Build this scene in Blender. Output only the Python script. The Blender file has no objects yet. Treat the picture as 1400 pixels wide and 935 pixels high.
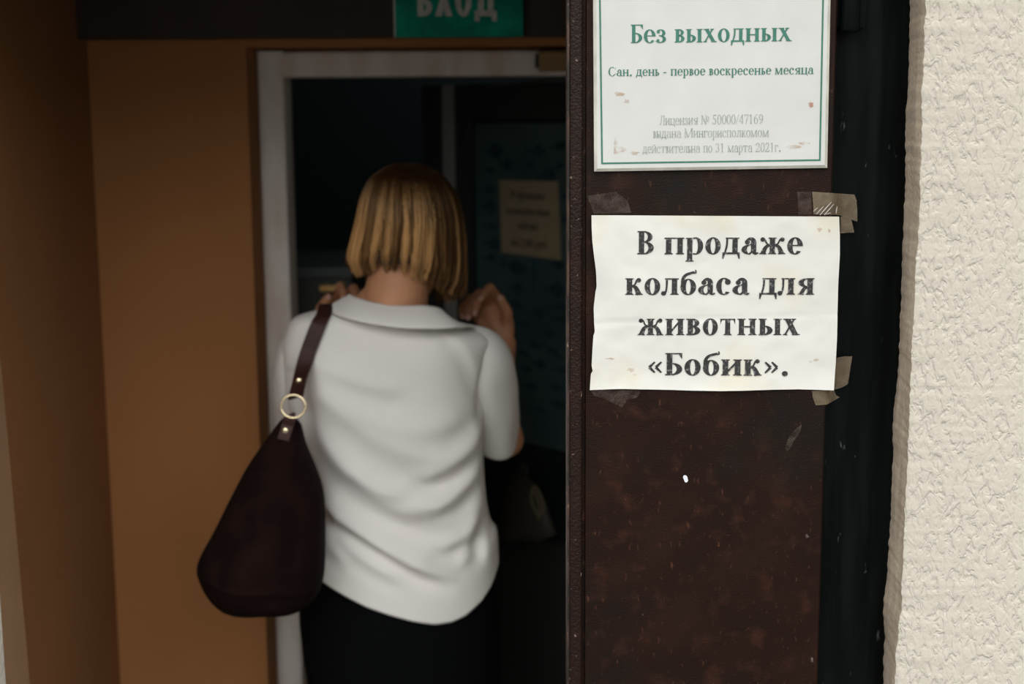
import bpy, bmesh, math, random
from mathutils import Vector, Matrix, noise
from mathutils.bvhtree import BVHTree
from mathutils.geometry import tessellate_polygon

scene = bpy.context.scene
COL = scene.collection
random.seed(7)

# ------------------------------------------------------------------ camera
F = 1400 * 50 / 36.0                       # focal length in pixels of the 1400x935 frame
CAM = Vector((0, 0, 1.66))
ROT = Matrix.Rotation(math.radians(90 - 9.1), 3, 'X') @ Matrix.Rotation(math.radians(-0.35), 3, 'Z')
cd = bpy.data.cameras.new('camera')
cam = bpy.data.objects.new('camera', cd)
COL.objects.link(cam)
cam.matrix_world = Matrix.Translation(CAM) @ ROT.to_4x4()
cd.sensor_width = 36
cd.lens = 50
cd.clip_start = 0.05
cd.dof.use_dof = True
cd.dof.focus_distance = 1.70
cd.dof.aperture_fstop = 3.6
scene.camera = cam

# ------------------------------------------------------------------ light and exposure
scene.view_settings.view_transform = 'Standard'
scene.view_settings.look = 'None'
scene.view_settings.gamma = 1
scene.view_settings.use_curve_mapping = False
scene.view_settings.exposure = 0.0
w = bpy.data.worlds.new('sky')
scene.world = w
w.use_nodes = True
nt = w.node_tree
nt.nodes.clear()
wo = nt.nodes.new('ShaderNodeOutputWorld')
bg = nt.nodes.new('ShaderNodeBackground')
tc = nt.nodes.new('ShaderNodeTexCoord')
sx = nt.nodes.new('ShaderNodeSeparateXYZ')
rp = nt.nodes.new('ShaderNodeValToRGB')
nt.links.new(tc.outputs['Generated'], sx.inputs[0])
nt.links.new(sx.outputs['Z'], rp.inputs[0])
nt.links.new(rp.outputs[0], bg.inputs[0])
# street opposite (dim, near the horizon), then an even overcast sky
stops = [(0.0, (0.12, 0.118, 0.112)), (0.14, (0.16, 0.157, 0.15)), (0.30, (1.0, 0.99, 0.97)), (1.0, (1.15, 1.15, 1.12))]
rp.color_ramp.elements[0].position = 0.0
rp.color_ramp.elements[0].color = (*stops[0][1], 1)
rp.color_ramp.elements[1].position = 1.0
rp.color_ramp.elements[1].color = (*stops[3][1], 1)
for q, c in stops[1:3]:
    rp.color_ramp.elements.new(q).color = (*c, 1)
bg.inputs[1].default_value = 2.62
nt.links.new(bg.outputs[0], wo.inputs[0])

ld = bpy.data.lights.new('shop_fill', 'POINT')         # added fill light, no visible source, lifts the dark interior
ld.energy = 2.0
ld.color = (0.8, 1.0, 1.0)
ld.shadow_soft_size = 0.15
lo_ = bpy.data.objects.new('shop_fill', ld)
COL.objects.link(lo_)
lo_.location = (0.2, 4.9, 2.35)

# ------------------------------------------------------------------ helpers
def ray(px, py):
    return ROT @ Vector(((px - 700) / F, (467.5 - py) / F, -1))


def at(px, py, Y):
    d = ray(px, py)
    return CAM + d * (Y / d.y)


def atp(px, py, p0, n):
    d = ray(px, py)
    return CAM + d * ((p0 - CAM).dot(n) / d.dot(n))


def lerp(a, b, t):
    return a + (b - a) * t


def interp(tab, x):
    if x <= tab[0][0]:
        return tab[0][1]
    for (a, b), (c, d) in zip(tab, tab[1:]):
        if x <= c:
            return lerp(b, d, (x - a) / (c - a))
    return tab[-1][1]


def sinterp(tab, x):                        # smooth (Catmull-Rom) interpolation
    n = len(tab)
    if x <= tab[0][0]:
        return tab[0][1]
    if x >= tab[-1][0]:
        return tab[-1][1]
    for i in range(n - 1):
        if x <= tab[i + 1][0]:
            break
    x0, y0 = tab[i]
    x1, y1 = tab[i + 1]
    m0 = (y1 - tab[i - 1][1]) / (x1 - tab[i - 1][0]) if i > 0 else (y1 - y0) / (x1 - x0)
    m1 = (tab[i + 2][1] - y0) / (tab[i + 2][0] - x0) if i < n - 2 else (y1 - y0) / (x1 - x0)
    h = x1 - x0
    t = (x - x0) / h
    return ((2 * t**3 - 3 * t**2 + 1) * y0 + (t**3 - 2 * t**2 + t) * h * m0
            + (-2 * t**3 + 3 * t**2) * y1 + (t**3 - t**2) * h * m1)


def spline(pts, n):                         # Catmull-Rom through vectors, n samples per span
    pts = [Vector(p) for p in pts]
    P = [pts[0] * 2 - pts[1]] + pts + [pts[-1] * 2 - pts[-2]]
    out = []
    for i in range(1, len(P) - 2):
        for k in range(n):
            t = k / n
            a, b, c, d = P[i - 1:i + 3]
            out.append(0.5 * ((2 * b) + (c - a) * t + (2 * a - 5 * b + 4 * c - d) * t * t
                              + (3 * b - a - 3 * c + d) * t**3))
    out.append(pts[-1])
    return out


def smooth01(t):
    t = max(0, min(1, t))
    return t * t * (3 - 2 * t)


class MB:
    """Collects faces of one mesh object."""

    def __init__(s):
        s.v, s.f, s.m, s.sm = [], [], [], []

    def add(s, vs, fs, mi=0, sm=False):
        o = len(s.v)
        s.v += [Vector(x) for x in vs]
        for f in fs:
            s.f.append([i + o for i in f])
            s.m.append(mi)
            s.sm.append(sm)

    def box(s, x0, x1, y0, y1, z0, z1, mi=0):
        vs = [(x, y, z) for x in (x0, x1) for y in (y0, y1) for z in (z0, z1)]
        s.add(vs, [(0, 1, 3, 2), (4, 6, 7, 5), (0, 4, 5, 1), (2, 3, 7, 6), (0, 2, 6, 4), (1, 5, 7, 3)], mi)

    def obox(s, o, ax, ay, az, mi=0):       # box from a corner and three edge vectors
        vs = [o + ax * i + ay * j + az * k for i in (0, 1) for j in (0, 1) for k in (0, 1)]
        s.add(vs, [(0, 1, 3, 2), (4, 6, 7, 5), (0, 4, 5, 1), (2, 3, 7, 6), (0, 2, 6, 4), (1, 5, 7, 3)], mi)

    def grid(s, rows, closed=False, mi=0, sm=True, cap=False):
        n = len(rows[0])
        vs = [p for r in rows for p in r]
        fs = []
        for i in range(len(rows) - 1):
            for j in range(n if closed else n - 1):
                k = (j + 1) % n
                fs.append((i * n + j, i * n + k, (i + 1) * n + k, (i + 1) * n + j))
        s.add(vs, fs, mi, sm)
        if cap:
            for r, rev in ((rows[0], True), (rows[-1], False)):
                c = sum((Vector(p) for p in r), Vector()) / n
                vv = [Vector(p) for p in r] + [c]
                s.add(vv, [((k + 1) % n, k, n) if rev else (k, (k + 1) % n, n) for k in range(n)], mi, sm)

    def tube(s, pts, rad, n=10, mi=0, cap=True, sm=True, flat=1.0):
        pts = [Vector(p) for p in pts]
        if not hasattr(rad, '__len__'):
            rad = [rad] * len(pts)
        rows = []
        ref = Vector((0.13, 0.98, 0.11))
        for i, p in enumerate(pts):
            d = (pts[min(i + 1, len(pts) - 1)] - pts[max(i - 1, 0)]).normalized()
            a = d.cross(ref)
            if a.length < 1e-3:
                a = d.cross(Vector((1, 0, 0)))
            a.normalize()
            b = d.cross(a)
            rows.append([p + (a * math.cos(2 * math.pi * k / n) + b * math.sin(2 * math.pi * k / n) * flat) * rad[i]
                         for k in range(n)])
        s.grid(rows, True, mi, sm, cap)

    def capsule(s, a, b, ra, rb, n=14):     # tapered limb segment with round ends
        a, b = Vector(a), Vector(b)
        d = (b - a).normalized()
        pts, rad = [], []
        for k in range(5):
            t = math.pi / 2 * (1 - k / 5)
            pts.append(a - d * ra * math.sin(t))
            rad.append(max(ra * math.cos(t), ra * 0.05))
        for k in range(6):
            pts.append(a.lerp(b, k / 5))
            rad.append(lerp(ra, rb, k / 5))
        for k in range(1, 6):
            t = math.pi / 2 * k / 5
            pts.append(b + d * rb * math.sin(t))
            rad.append(max(rb * math.cos(t), rb * 0.05))
        s.tube(pts, rad, n)

    def ellipsoid(s, c, r, rot=None, nu=24, nv=14, mi=0):
        rows = []
        R = rot or Matrix.Identity(3)
        for i in range(nv + 1):
            t = -math.pi / 2 + math.pi * i / nv
            t = max(-1.55, min(1.55, t))
            rows.append([Vector(c) + R @ Vector((r[0] * math.cos(t) * math.cos(2 * math.pi * k / nu),
                                                 r[1] * math.cos(t) * math.sin(2 * math.pi * k / nu),
                                                 r[2] * math.sin(t))) for k in range(nu)])
        s.grid(rows, True, mi, True, True)

    def poly(s, pts, mi=0):
        tri = tessellate_polygon([[Vector((p[0], p[1], 0)) if len(p) == 2 else Vector(p) for p in pts]])
        s.add(pts, tri, mi)

    def prism(s, front, off, mi=0):         # a simple polygon with a thickness
        n = len(front)
        # tessellate in the plane of the polygon
        nrm = Vector(off).normalized()
        a = nrm.orthogonal().normalized()
        b = nrm.cross(a)
        p2 = [Vector((Vector(p).dot(a), Vector(p).dot(b), 0)) for p in front]
        tri = tessellate_polygon([p2])
        back = [Vector(p) + Vector(off) for p in front]
        s.add(front, tri, mi)
        s.add(back, [t[::-1] for t in tri], mi)
        for i in range(n):
            j = (i + 1) % n
            s.add([front[i], front[j], back[j], back[i]], [(0, 1, 2, 3)], mi)

    def build(s, name, mats, parent=None, fix=True, merge=0.0, loc=None):
        me = bpy.data.meshes.new(name)
        vs = s.v
        if loc is None:
            if parent is not None:
                loc = Vector(parent['_o'])
            else:
                xs = [v.x for v in vs]
                ys = [v.y for v in vs]
                loc = Vector(((min(xs) + max(xs)) / 2, (min(ys) + max(ys)) / 2, min(v.z for v in vs)))
        loc = Vector(loc)
        me.from_pydata([v - loc for v in vs], [], s.f)
        if not isinstance(mats, (list, tuple)):
            mats = [mats]
        for m in mats:
            me.materials.append(m)
        me.polygons.foreach_set('material_index', s.m)
        me.polygons.foreach_set('use_smooth', s.sm)
        if fix or merge:
            bm = bmesh.new()
            bm.from_mesh(me)
            if merge:
                bmesh.ops.remove_doubles(bm, verts=bm.verts, dist=merge)
            if fix:
                bmesh.ops.recalc_face_normals(bm, faces=bm.faces)
            bm.to_mesh(me)
            bm.free()
        o = bpy.data.objects.new(name, me)
        COL.objects.link(o)
        o['_o'] = list(loc)
        if parent is not None:
            o.parent = parent
            o.location = loc - Vector(parent['_o'])
        else:
            o.location = loc
        return o


def tag(o, label=None, cat=None, group=None, kind=None):
    for k, v in (('label', label), ('category', cat), ('group', group), ('kind', kind)):
        if v:
            o[k] = v
    return o


def empty(name, loc):
    o = bpy.data.objects.new(name, None)
    COL.objects.link(o)
    o.location = loc
    o['_o'] = list(loc)
    o.empty_display_size = 0.1
    return o


# ------------------------------------------------------------------ materials
def mat(name, col, rough=0.6, metallic=0.0, spec=0.5, var=0.0, vscale=6.0, col2=None, vstretch=(1, 1, 1),
        bump=0.0, bscale=80.0, bdist=0.002, bstretch=(1, 1, 1), sheen=0.0, lo=0.4, hi=0.65, detail=5.0):
    m = bpy.data.materials.new(name)
    m.use_nodes = True
    N, L = m.node_tree.nodes, m.node_tree.links
    b = N['Principled BSDF']
    b.inputs['Base Color'].default_value = (*col, 1)
    b.inputs['Roughness'].default_value = rough
    b.inputs['Metallic'].default_value = metallic
    b.inputs['Specular IOR Level'].default_value = spec
    if sheen:
        b.inputs['Sheen Weight'].default_value = sheen
        b.inputs['Sheen Roughness'].default_value = 0.5
    t = N.new('ShaderNodeTexCoord')

    def ntex(scale, stretch, det):
        mp = N.new('ShaderNodeMapping')
        mp.inputs['Scale'].default_value = stretch
        L.new(t.outputs['Object'], mp.inputs[0])
        x = N.new('ShaderNodeTexNoise')
        x.inputs['Scale'].default_value = scale
        x.inputs['Detail'].default_value = det
        L.new(mp.outputs[0], x.inputs['Vector'])
        return x
    if var or col2:
        x = ntex(vscale, vstretch, detail)
        r = N.new('ShaderNodeValToRGB')
        c2 = col2 or tuple(c * (1 - var) for c in col)
        r.color_ramp.elements[0].position = lo
        r.color_ramp.elements[0].color = (*c2, 1)
        r.color_ramp.elements[1].position = hi
        r.color_ramp.elements[1].color = (*col, 1)
        L.new(x.outputs['Fac'], r.inputs[0])
        L.new(r.outputs[0], b.inputs['Base Color'])
    if bump:
        x = ntex(bscale, bstretch, 4.0)
        bp = N.new('ShaderNodeBump')
        bp.inputs['Strength'].default_value = bump
        bp.inputs['Distance'].default_value = bdist
        L.new(x.outputs['Fac'], bp.inputs['Height'])
        L.new(bp.outputs[0], b.inputs['Normal'])
    return m


def add_patches(m, col, scale, lo, hi, stretch=(1, 1, 1), seed=0.0, detail=6.0, rough=None):
    """mix a second colour into a material where a noise passes a threshold (dirt, rust, wear)"""
    N, L = m.node_tree.nodes, m.node_tree.links
    b = N['Principled BSDF']
    t = N.new('ShaderNodeTexCoord')
    mp = N.new('ShaderNodeMapping')
    mp.inputs['Scale'].default_value = stretch
    mp.inputs['Location'].default_value = (seed, seed * 1.7, seed * 0.6)
    L.new(t.outputs['Object'], mp.inputs[0])
    x = N.new('ShaderNodeTexNoise')
    x.inputs['Scale'].default_value = scale
    x.inputs['Detail'].default_value = detail
    L.new(mp.outputs[0], x.inputs['Vector'])
    mr = N.new('ShaderNodeMapRange')
    mr.inputs['From Min'].default_value = lo
    mr.inputs['From Max'].default_value = hi
    L.new(x.outputs['Fac'], mr.inputs['Value'])
    mx = N.new('ShaderNodeMix')
    mx.data_type = 'RGBA'
    inp = b.inputs['Base Color']
    if inp.is_linked:
        L.new(inp.links[0].from_socket, mx.inputs[6])
    else:
        mx.inputs[6].default_value = inp.default_value
    mx.inputs[7].default_value = (*col, 1)
    L.new(mr.outputs[0], mx.inputs[0])
    L.new(mx.outputs[2], inp)
    return m


def film(name, col, alpha, rough=0.25, bump=0.6, bscale=120, var=0.25):
    """semi-transparent plastic film (adhesive tape)"""
    m = mat(name, col, rough, bump=bump, bscale=bscale, bdist=0.002)
    N, L = m.node_tree.nodes, m.node_tree.links
    b = N['Principled BSDF']
    x = N.new('ShaderNodeTexNoise')
    x.inputs['Scale'].default_value = 70
    x.inputs['Detail'].default_value = 4
    t = N.new('ShaderNodeTexCoord')
    L.new(t.outputs['Object'], x.inputs['Vector'])
    mr = N.new('ShaderNodeMapRange')
    mr.inputs['From Min'].default_value = 0.3
    mr.inputs['From Max'].default_value = 0.7
    mr.inputs['To Min'].default_value = max(0, alpha - var)
    mr.inputs['To Max'].default_value = min(1, alpha + var)
    L.new(x.outputs['Fac'], mr.inputs['Value'])
    L.new(mr.outputs[0], b.inputs['Alpha'])
    return m


M = {}
# stucco: thick trowelled plaster with raised crusts
m = mat('stucco', (0.60, 0.56, 0.485), 0.9, spec=0.2)
N, L = m.node_tree.nodes, m.node_tree.links
b = N['Principled BSDF']
t = N.new('ShaderNodeTexCoord')
mp = N.new('ShaderNodeMapping')
mp.inputs['Scale'].default_value = (1.3, 1.0, 0.72)
L.new(t.outputs['Object'], mp.inputs[0])
n1 = N.new('ShaderNodeTexNoise')
n1.inputs['Scale'].default_value = 92
n1.inputs['Detail'].default_value = 3.0
n1.inputs['Distortion'].default_value = 0.55
L.new(mp.outputs[0], n1.inputs['Vector'])
r1 = N.new('ShaderNodeValToRGB')
r1.color_ramp.elements[0].position = 0.36
r1.color_ramp.elements[1].position = 0.62
e = r1.color_ramp.elements.new(0.47)
e.color = (0.75, 0.75, 0.75, 1)
L.new(n1.outputs['Fac'], r1.inputs[0])
n2 = N.new('ShaderNodeTexNoise')
n2.inputs['Scale'].default_value = 260
n2.inputs['Detail'].default_value = 4
L.new(t.outputs['Object'], n2.inputs['Vector'])
ma = N.new('ShaderNodeMath')
ma.operation = 'MULTIPLY_ADD'
ma.inputs[1].default_value = 0.22
L.new(n2.outputs['Fac'], ma.inputs[0])
L.new(r1.outputs[0], ma.inputs[2])
bp = N.new('ShaderNodeBump')
bp.inputs['Strength'].default_value = 0.5
bp.inputs['Distance'].default_value = 0.0035
L.new(ma.outputs[0], bp.inputs['Height'])
L.new(bp.outputs[0], b.inputs['Normal'])
M['stucco'] = m
M['render_edge'] = mat('bare render edge', (0.50, 0.415, 0.32), 0.95, spec=0.1, var=0.25, vscale=30, bump=0.6,
                       bscale=150, bdist=0.003, vstretch=(1, 1, 0.3))
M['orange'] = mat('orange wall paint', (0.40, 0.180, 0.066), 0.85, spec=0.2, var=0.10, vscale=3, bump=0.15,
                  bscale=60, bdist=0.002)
M['orange_shaded'] = mat('orange wall paint with side shade', (0.285, 0.128, 0.050), 0.85, spec=0.2, var=0.12, vscale=3, bump=0.15,
                       bscale=60, bdist=0.002)  # orange wall paint darkened: the side wall's shade is put into its colour
M['tan'] = mat('tan wall paint', (0.30, 0.175, 0.095), 0.85, spec=0.2, var=0.1, vscale=5, bump=0.15, bscale=60)
M['header'] = mat('dark brown header paint', (0.045, 0.028, 0.020), 0.7, var=0.3, vscale=8)
M['frame_white'] = mat('worn white frame paint', (0.80, 0.755, 0.71), 0.6, var=0.3, vscale=9, vstretch=(2, 2, .7),
                       col2=(0.62, 0.54, 0.45), lo=0.3, hi=0.62)
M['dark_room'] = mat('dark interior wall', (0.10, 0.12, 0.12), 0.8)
M['floor'] = mat('grey concrete floor', (0.07, 0.064, 0.058), 0.8, var=0.3, vscale=12)
M['ground'] = mat('dark asphalt paving', (0.10, 0.096, 0.09), 0.85, var=0.25, vscale=4)
# brown hammered paint of the metal door
m = mat('brown hammered paint', (0.0185, 0.0068, 0.0038), 0.45, spec=0.16, var=0.3, vscale=14, bump=0.55, bscale=520,
        bdist=0.0012)
add_patches(m, (0.046, 0.0165, 0.009), 34, 0.54, 0.82, seed=3.1)
add_patches(m, (0.0085, 0.0066, 0.0052), 7, 0.50, 0.70, seed=7.7)
add_patches(m, (0.24, 0.19, 0.16), 95, 0.72, 0.80, stretch=(1, 1, 0.5), seed=1.3)
add_patches(m, (0.075, 0.030, 0.018), 120, 0.62, 0.76, seed=11.0, stretch=(1.6, 1, .6))
add_patches(m, (0.12, 0.10, 0.085), 260, 0.70, 0.80, seed=15.0, stretch=(.5, 1, 2.2))
M['brown'] = m
m = mat('brown paint on the bead', (0.018, 0.0075, 0.0048), 0.38, spec=0.22, var=0.3, vscale=20, bump=0.9, bscale=330,
        bdist=0.0016)
add_patches(m, (0.25, 0.18, 0.15), 160, 0.66, 0.76, seed=5.3)
M['bead'] = m
M['rust'] = mat('rusty chipped edge', (0.09, 0.05, 0.035), 0.5, col2=(0.015, 0.012, 0.01), vscale=60,
                vstretch=(1, 1, 0.3), lo=0.45, hi=0.62)
add_patches(M['rust'], (0.34, 0.22, 0.15), 90, 0.62, 0.70, seed=2.0)
m = mat('black green gloss paint', (0.005, 0.008, 0.008), 0.30, spec=0.08, var=0.5, vscale=20, vstretch=(3, 1, .3),
        bump=0.35, bscale=55, bdist=0.004, bstretch=(2.2, 1, 0.35))
add_patches(m, (0.10, 0.12, 0.12), 70, 0.70, 0.80, stretch=(1.5, 1, .5), seed=9.0)
M['black_paint'] = m
# sign plate and paper
m = mat('white plastic plate', (0.64, 0.65, 0.63), 0.45, spec=0.3, var=0.05, vscale=20)
M['plate'] = m
M['plate_edge'] = mat('grey white plate rim', (0.62, 0.61, 0.54), 0.5, var=0.2, vscale=40)
m = mat('white copier paper', (0.70, 0.70, 0.66), 0.8, spec=0.15, bump=0.12, bscale=45, bdist=0.004)
add_patches(m, (0.68, 0.65, 0.55), 14, 0.52, 0.72, seed=4.0)
M['paper'] = m
M['green_ink'] = mat('green print', (0.045, 0.20, 0.145), 0.5, var=0.2, vscale=200)
M['pale_ink'] = mat('faded grey green print', (0.22, 0.29, 0.26), 0.6, col2=(0.40, 0.44, 0.41), vscale=260, lo=.35, hi=.6)
M['black_ink'] = mat('black print', (0.022, 0.021, 0.022), 0.6)
add_patches(M['black_ink'], (0.24, 0.235, 0.23), 330, 0.56, 0.70, seed=2.5)
M['stain'] = film('rusty stain', (0.50, 0.33, 0.20), 0.30, rough=0.7, bump=0, var=0.3)
M['stain_red'] = film('reddish stain', (0.45, 0.20, 0.13), 0.40, rough=0.7, bump=0, var=0.35)
M['tape'] = film('yellowed adhesive tape', (0.20, 0.155, 0.10), 0.62, rough=0.3, var=0.2)
M['tape_clear'] = film('clear crumpled tape', (0.16, 0.12, 0.10), -0.04, rough=0.2, bump=1.0, bscale=90, var=0.3)
M['tape_crease'] = mat('pale tape crease', (0.50, 0.46, 0.44), 0.4)
M['white_spot'] = mat('white paint drip', (0.75, 0.78, 0.85), 0.4)
M['green_board'] = mat('green sign board', (0.010, 0.36, 0.24), 0.6, spec=0.08, var=0.35, vscale=25)
M['board_edge'] = mat('pale board edge', (0.55, 0.55, 0.5), 0.6)
M['board_letter'] = mat('grey white letters', (0.62, 0.60, 0.56), 0.6, var=0.25, vscale=50)
M['closer'] = mat('ochre enamel', (0.33, 0.20, 0.055), 0.45, var=0.2, vscale=20)
M['dark_metal'] = mat('dark metal', (0.03, 0.03, 0.03), 0.4, metallic=0.6)
M['steel'] = mat('dull steel', (0.30, 0.27, 0.22), 0.45, metallic=0.7)
M['door_grey'] = mat('grey door paint', (0.40, 0.41, 0.40), 0.5)
M['door_dark'] = mat('dark door profile', (0.045, 0.05, 0.05), 0.45)
M['brass'] = mat('brass', (0.95, 0.58, 0.22), 0.4, metallic=0.1)
M['gold'] = mat('gold plated metal', (0.95, 0.80, 0.52), 0.22, metallic=1.0)
M['cabinet'] = mat('grey green cabinet paint', (0.07, 0.08, 0.07), 0.6, var=0.4, vscale=5)
M['poster'] = mat('teal poster paper', (0.085, 0.15, 0.15), 0.6, col2=(0.05, 0.10, 0.11), vscale=5)
M['fish'] = mat('dark fish print', (0.018, 0.034, 0.04), 0.5, col2=(0.03, 0.075, 0.10), vscale=30)
M['note'] = mat('yellowish notice paper', (0.46, 0.38, 0.24), 0.8, var=0.1, vscale=20)
M['grey_bag'] = mat('grey plastic bag', (0.075, 0.075, 0.06), 0.5, bump=0.5, bscale=25, bdist=0.01)
M['bag_mark'] = mat('pale loop print', (0.30, 0.26, 0.15), 0.6)
# person
m = mat('skin', (0.60, 0.295, 0.16), 0.5, spec=0.3, var=0.12, vscale=18, bump=0.1, bscale=160)
m.node_tree.nodes['Principled BSDF'].inputs['Subsurface Weight'].default_value = 0.08
m.node_tree.nodes['Principled BSDF'].inputs['Subsurface Radius'].default_value = (0.012, 0.005, 0.003)
M['skin'] = m
M['nail'] = mat('fingernail', (0.72, 0.43, 0.35), 0.25)
M['eye'] = mat('eye white', (0.7, 0.68, 0.64), 0.2)
M['lip'] = mat('lip', (0.5, 0.18, 0.15), 0.4)
M['shirt'] = mat('off white fine knit', (0.87, 0.85, 0.815), 0.9, spec=0.12, bump=0.25, bscale=700, bdist=0.0008,
                 sheen=0.15)
M['black_cloth'] = mat('black cloth', (0.0035, 0.004, 0.0045), 0.9, spec=0.05)
M['shoe'] = mat('black shoe leather', (0.015, 0.015, 0.015), 0.4)
M['suede'] = mat('burgundy suede', (0.0125, 0.0048, 0.0042), 0.95, spec=0.1, var=0.45, vscale=22, bump=0.4, bscale=110,
                 bdist=0.002, sheen=0.0)
M['leather'] = mat('oxblood leather strap', (0.045, 0.013, 0.010), 0.55, spec=0.4, var=0.25, vscale=40)


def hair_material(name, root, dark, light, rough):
    """blond strands, darker towards the root end; 'lock' holds (dye of the lock, place along the strand)"""
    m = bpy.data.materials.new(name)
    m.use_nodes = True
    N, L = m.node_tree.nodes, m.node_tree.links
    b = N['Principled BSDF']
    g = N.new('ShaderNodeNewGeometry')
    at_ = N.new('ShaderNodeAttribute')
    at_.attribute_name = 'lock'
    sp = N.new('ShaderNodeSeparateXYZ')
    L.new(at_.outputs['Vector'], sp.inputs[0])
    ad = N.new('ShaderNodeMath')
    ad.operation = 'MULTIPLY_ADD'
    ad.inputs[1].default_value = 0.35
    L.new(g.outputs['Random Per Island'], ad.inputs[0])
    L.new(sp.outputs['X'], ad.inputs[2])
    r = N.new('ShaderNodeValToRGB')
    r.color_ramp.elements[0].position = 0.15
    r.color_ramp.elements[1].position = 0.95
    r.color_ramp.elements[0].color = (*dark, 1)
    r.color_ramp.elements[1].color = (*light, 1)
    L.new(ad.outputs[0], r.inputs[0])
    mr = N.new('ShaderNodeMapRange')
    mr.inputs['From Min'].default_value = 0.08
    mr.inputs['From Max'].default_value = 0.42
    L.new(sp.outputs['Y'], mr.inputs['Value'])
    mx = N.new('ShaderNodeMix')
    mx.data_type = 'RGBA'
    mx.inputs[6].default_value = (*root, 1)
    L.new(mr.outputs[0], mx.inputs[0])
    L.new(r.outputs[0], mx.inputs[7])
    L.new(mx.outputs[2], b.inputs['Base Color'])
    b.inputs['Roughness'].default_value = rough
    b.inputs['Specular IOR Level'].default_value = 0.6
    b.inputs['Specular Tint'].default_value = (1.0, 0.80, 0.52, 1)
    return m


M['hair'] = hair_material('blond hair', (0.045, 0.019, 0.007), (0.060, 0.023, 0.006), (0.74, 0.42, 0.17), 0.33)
M['hair_under'] = mat('hair underlayer', (0.045, 0.020, 0.008), 0.5)
# ------------------------------------------------------------------ lettering: drawn letter by letter
class Pen:
    def __init__(s, W, H, serif=True):
        s.W, s.H, s.P, s.serif = W, H, [], serif

    def poly(s, *p):
        s.P.append(list(p))

    def rect(s, x0, y0, x1, y1):
        s.poly((x0, y0), (x1, y0), (x1, y1), (x0, y1))

    def arc(s, cx, cy, rx, ry, w, h, a0, a1, n=20):
        for i in range(n):
            a, c = math.radians(lerp(a0, a1, i / n)), math.radians(lerp(a0, a1, (i + 1) / n))
            s.poly((cx + rx * math.cos(a), cy + ry * math.sin(a)), (cx + rx * math.cos(c), cy + ry * math.sin(c)),
                   (cx + (rx - w) * math.cos(c), cy + (ry - h) * math.sin(c)),
                   (cx + (rx - w) * math.cos(a), cy + (ry - h) * math.sin(a)))

    def dot(s, cx, cy, r, ry=None):
        ry = ry or r
        s.P.append([(cx + r * math.cos(2 * math.pi * i / 14), cy + ry * math.sin(2 * math.pi * i / 14)) for i in range(14)])

    def stroke(s, pts, w0, w1=None):
        w1 = w0 if w1 is None else w1
        q = spline([(x, y, 0) for x, y in pts], 5) if len(pts) > 2 else [Vector((x, y, 0)) for x, y in pts]
        n = len(q)
        e = []
        for i in range(n):
            d = (q[min(i + 1, n - 1)] - q[max(i - 1, 0)]).normalized()
            a = Vector((-d.y, d.x, 0)) * lerp(w0, w1, i / (n - 1)) / 2
            e.append((q[i] + a, q[i] - a))
        for (a, b_), (c, d) in zip(e, e[1:]):
            s.poly((a.x, a.y), (b_.x, b_.y), (d.x, d.y), (c.x, c.y))

    def ser(s, x, y, up, l=42, r=42, w=None):      # a bracketed serif under (or on top of) a stem
        if not s.serif:
            return
        w = s.W if w is None else w
        h = max(22, s.H * 0.75)
        g = h if up else -h
        k = 22 if up else -22
        s.rect(x - l, min(y, y + g), x + w + r, max(y, y + g))
        if l:
            s.poly((x - l * .55, y + g), (x, y + g), (x, y + g + k))
        if r:
            s.poly((x + w, y + g), (x + w + r * .55, y + g), (x + w, y + g + k))

    def stem(s, x, y0, y1, bot=True, top=True, l=42, r=42, flag=False, w=None):
        w = s.W if w is None else w
        s.rect(x, y0, x + w, y1)
        if bot:
            s.ser(x, y0, True, l, r, w)
        if flag and s.serif:
            s.rect(x - 40, y1 - 30, x, y1)
        elif top:
            s.ser(x, y1, False, l, r, w)

    def diag(s, x0, y0, x1, y1, w):
        s.poly((x0, y0), (x0 + w, y0), (x1 + w, y1), (x1, y1))


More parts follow.
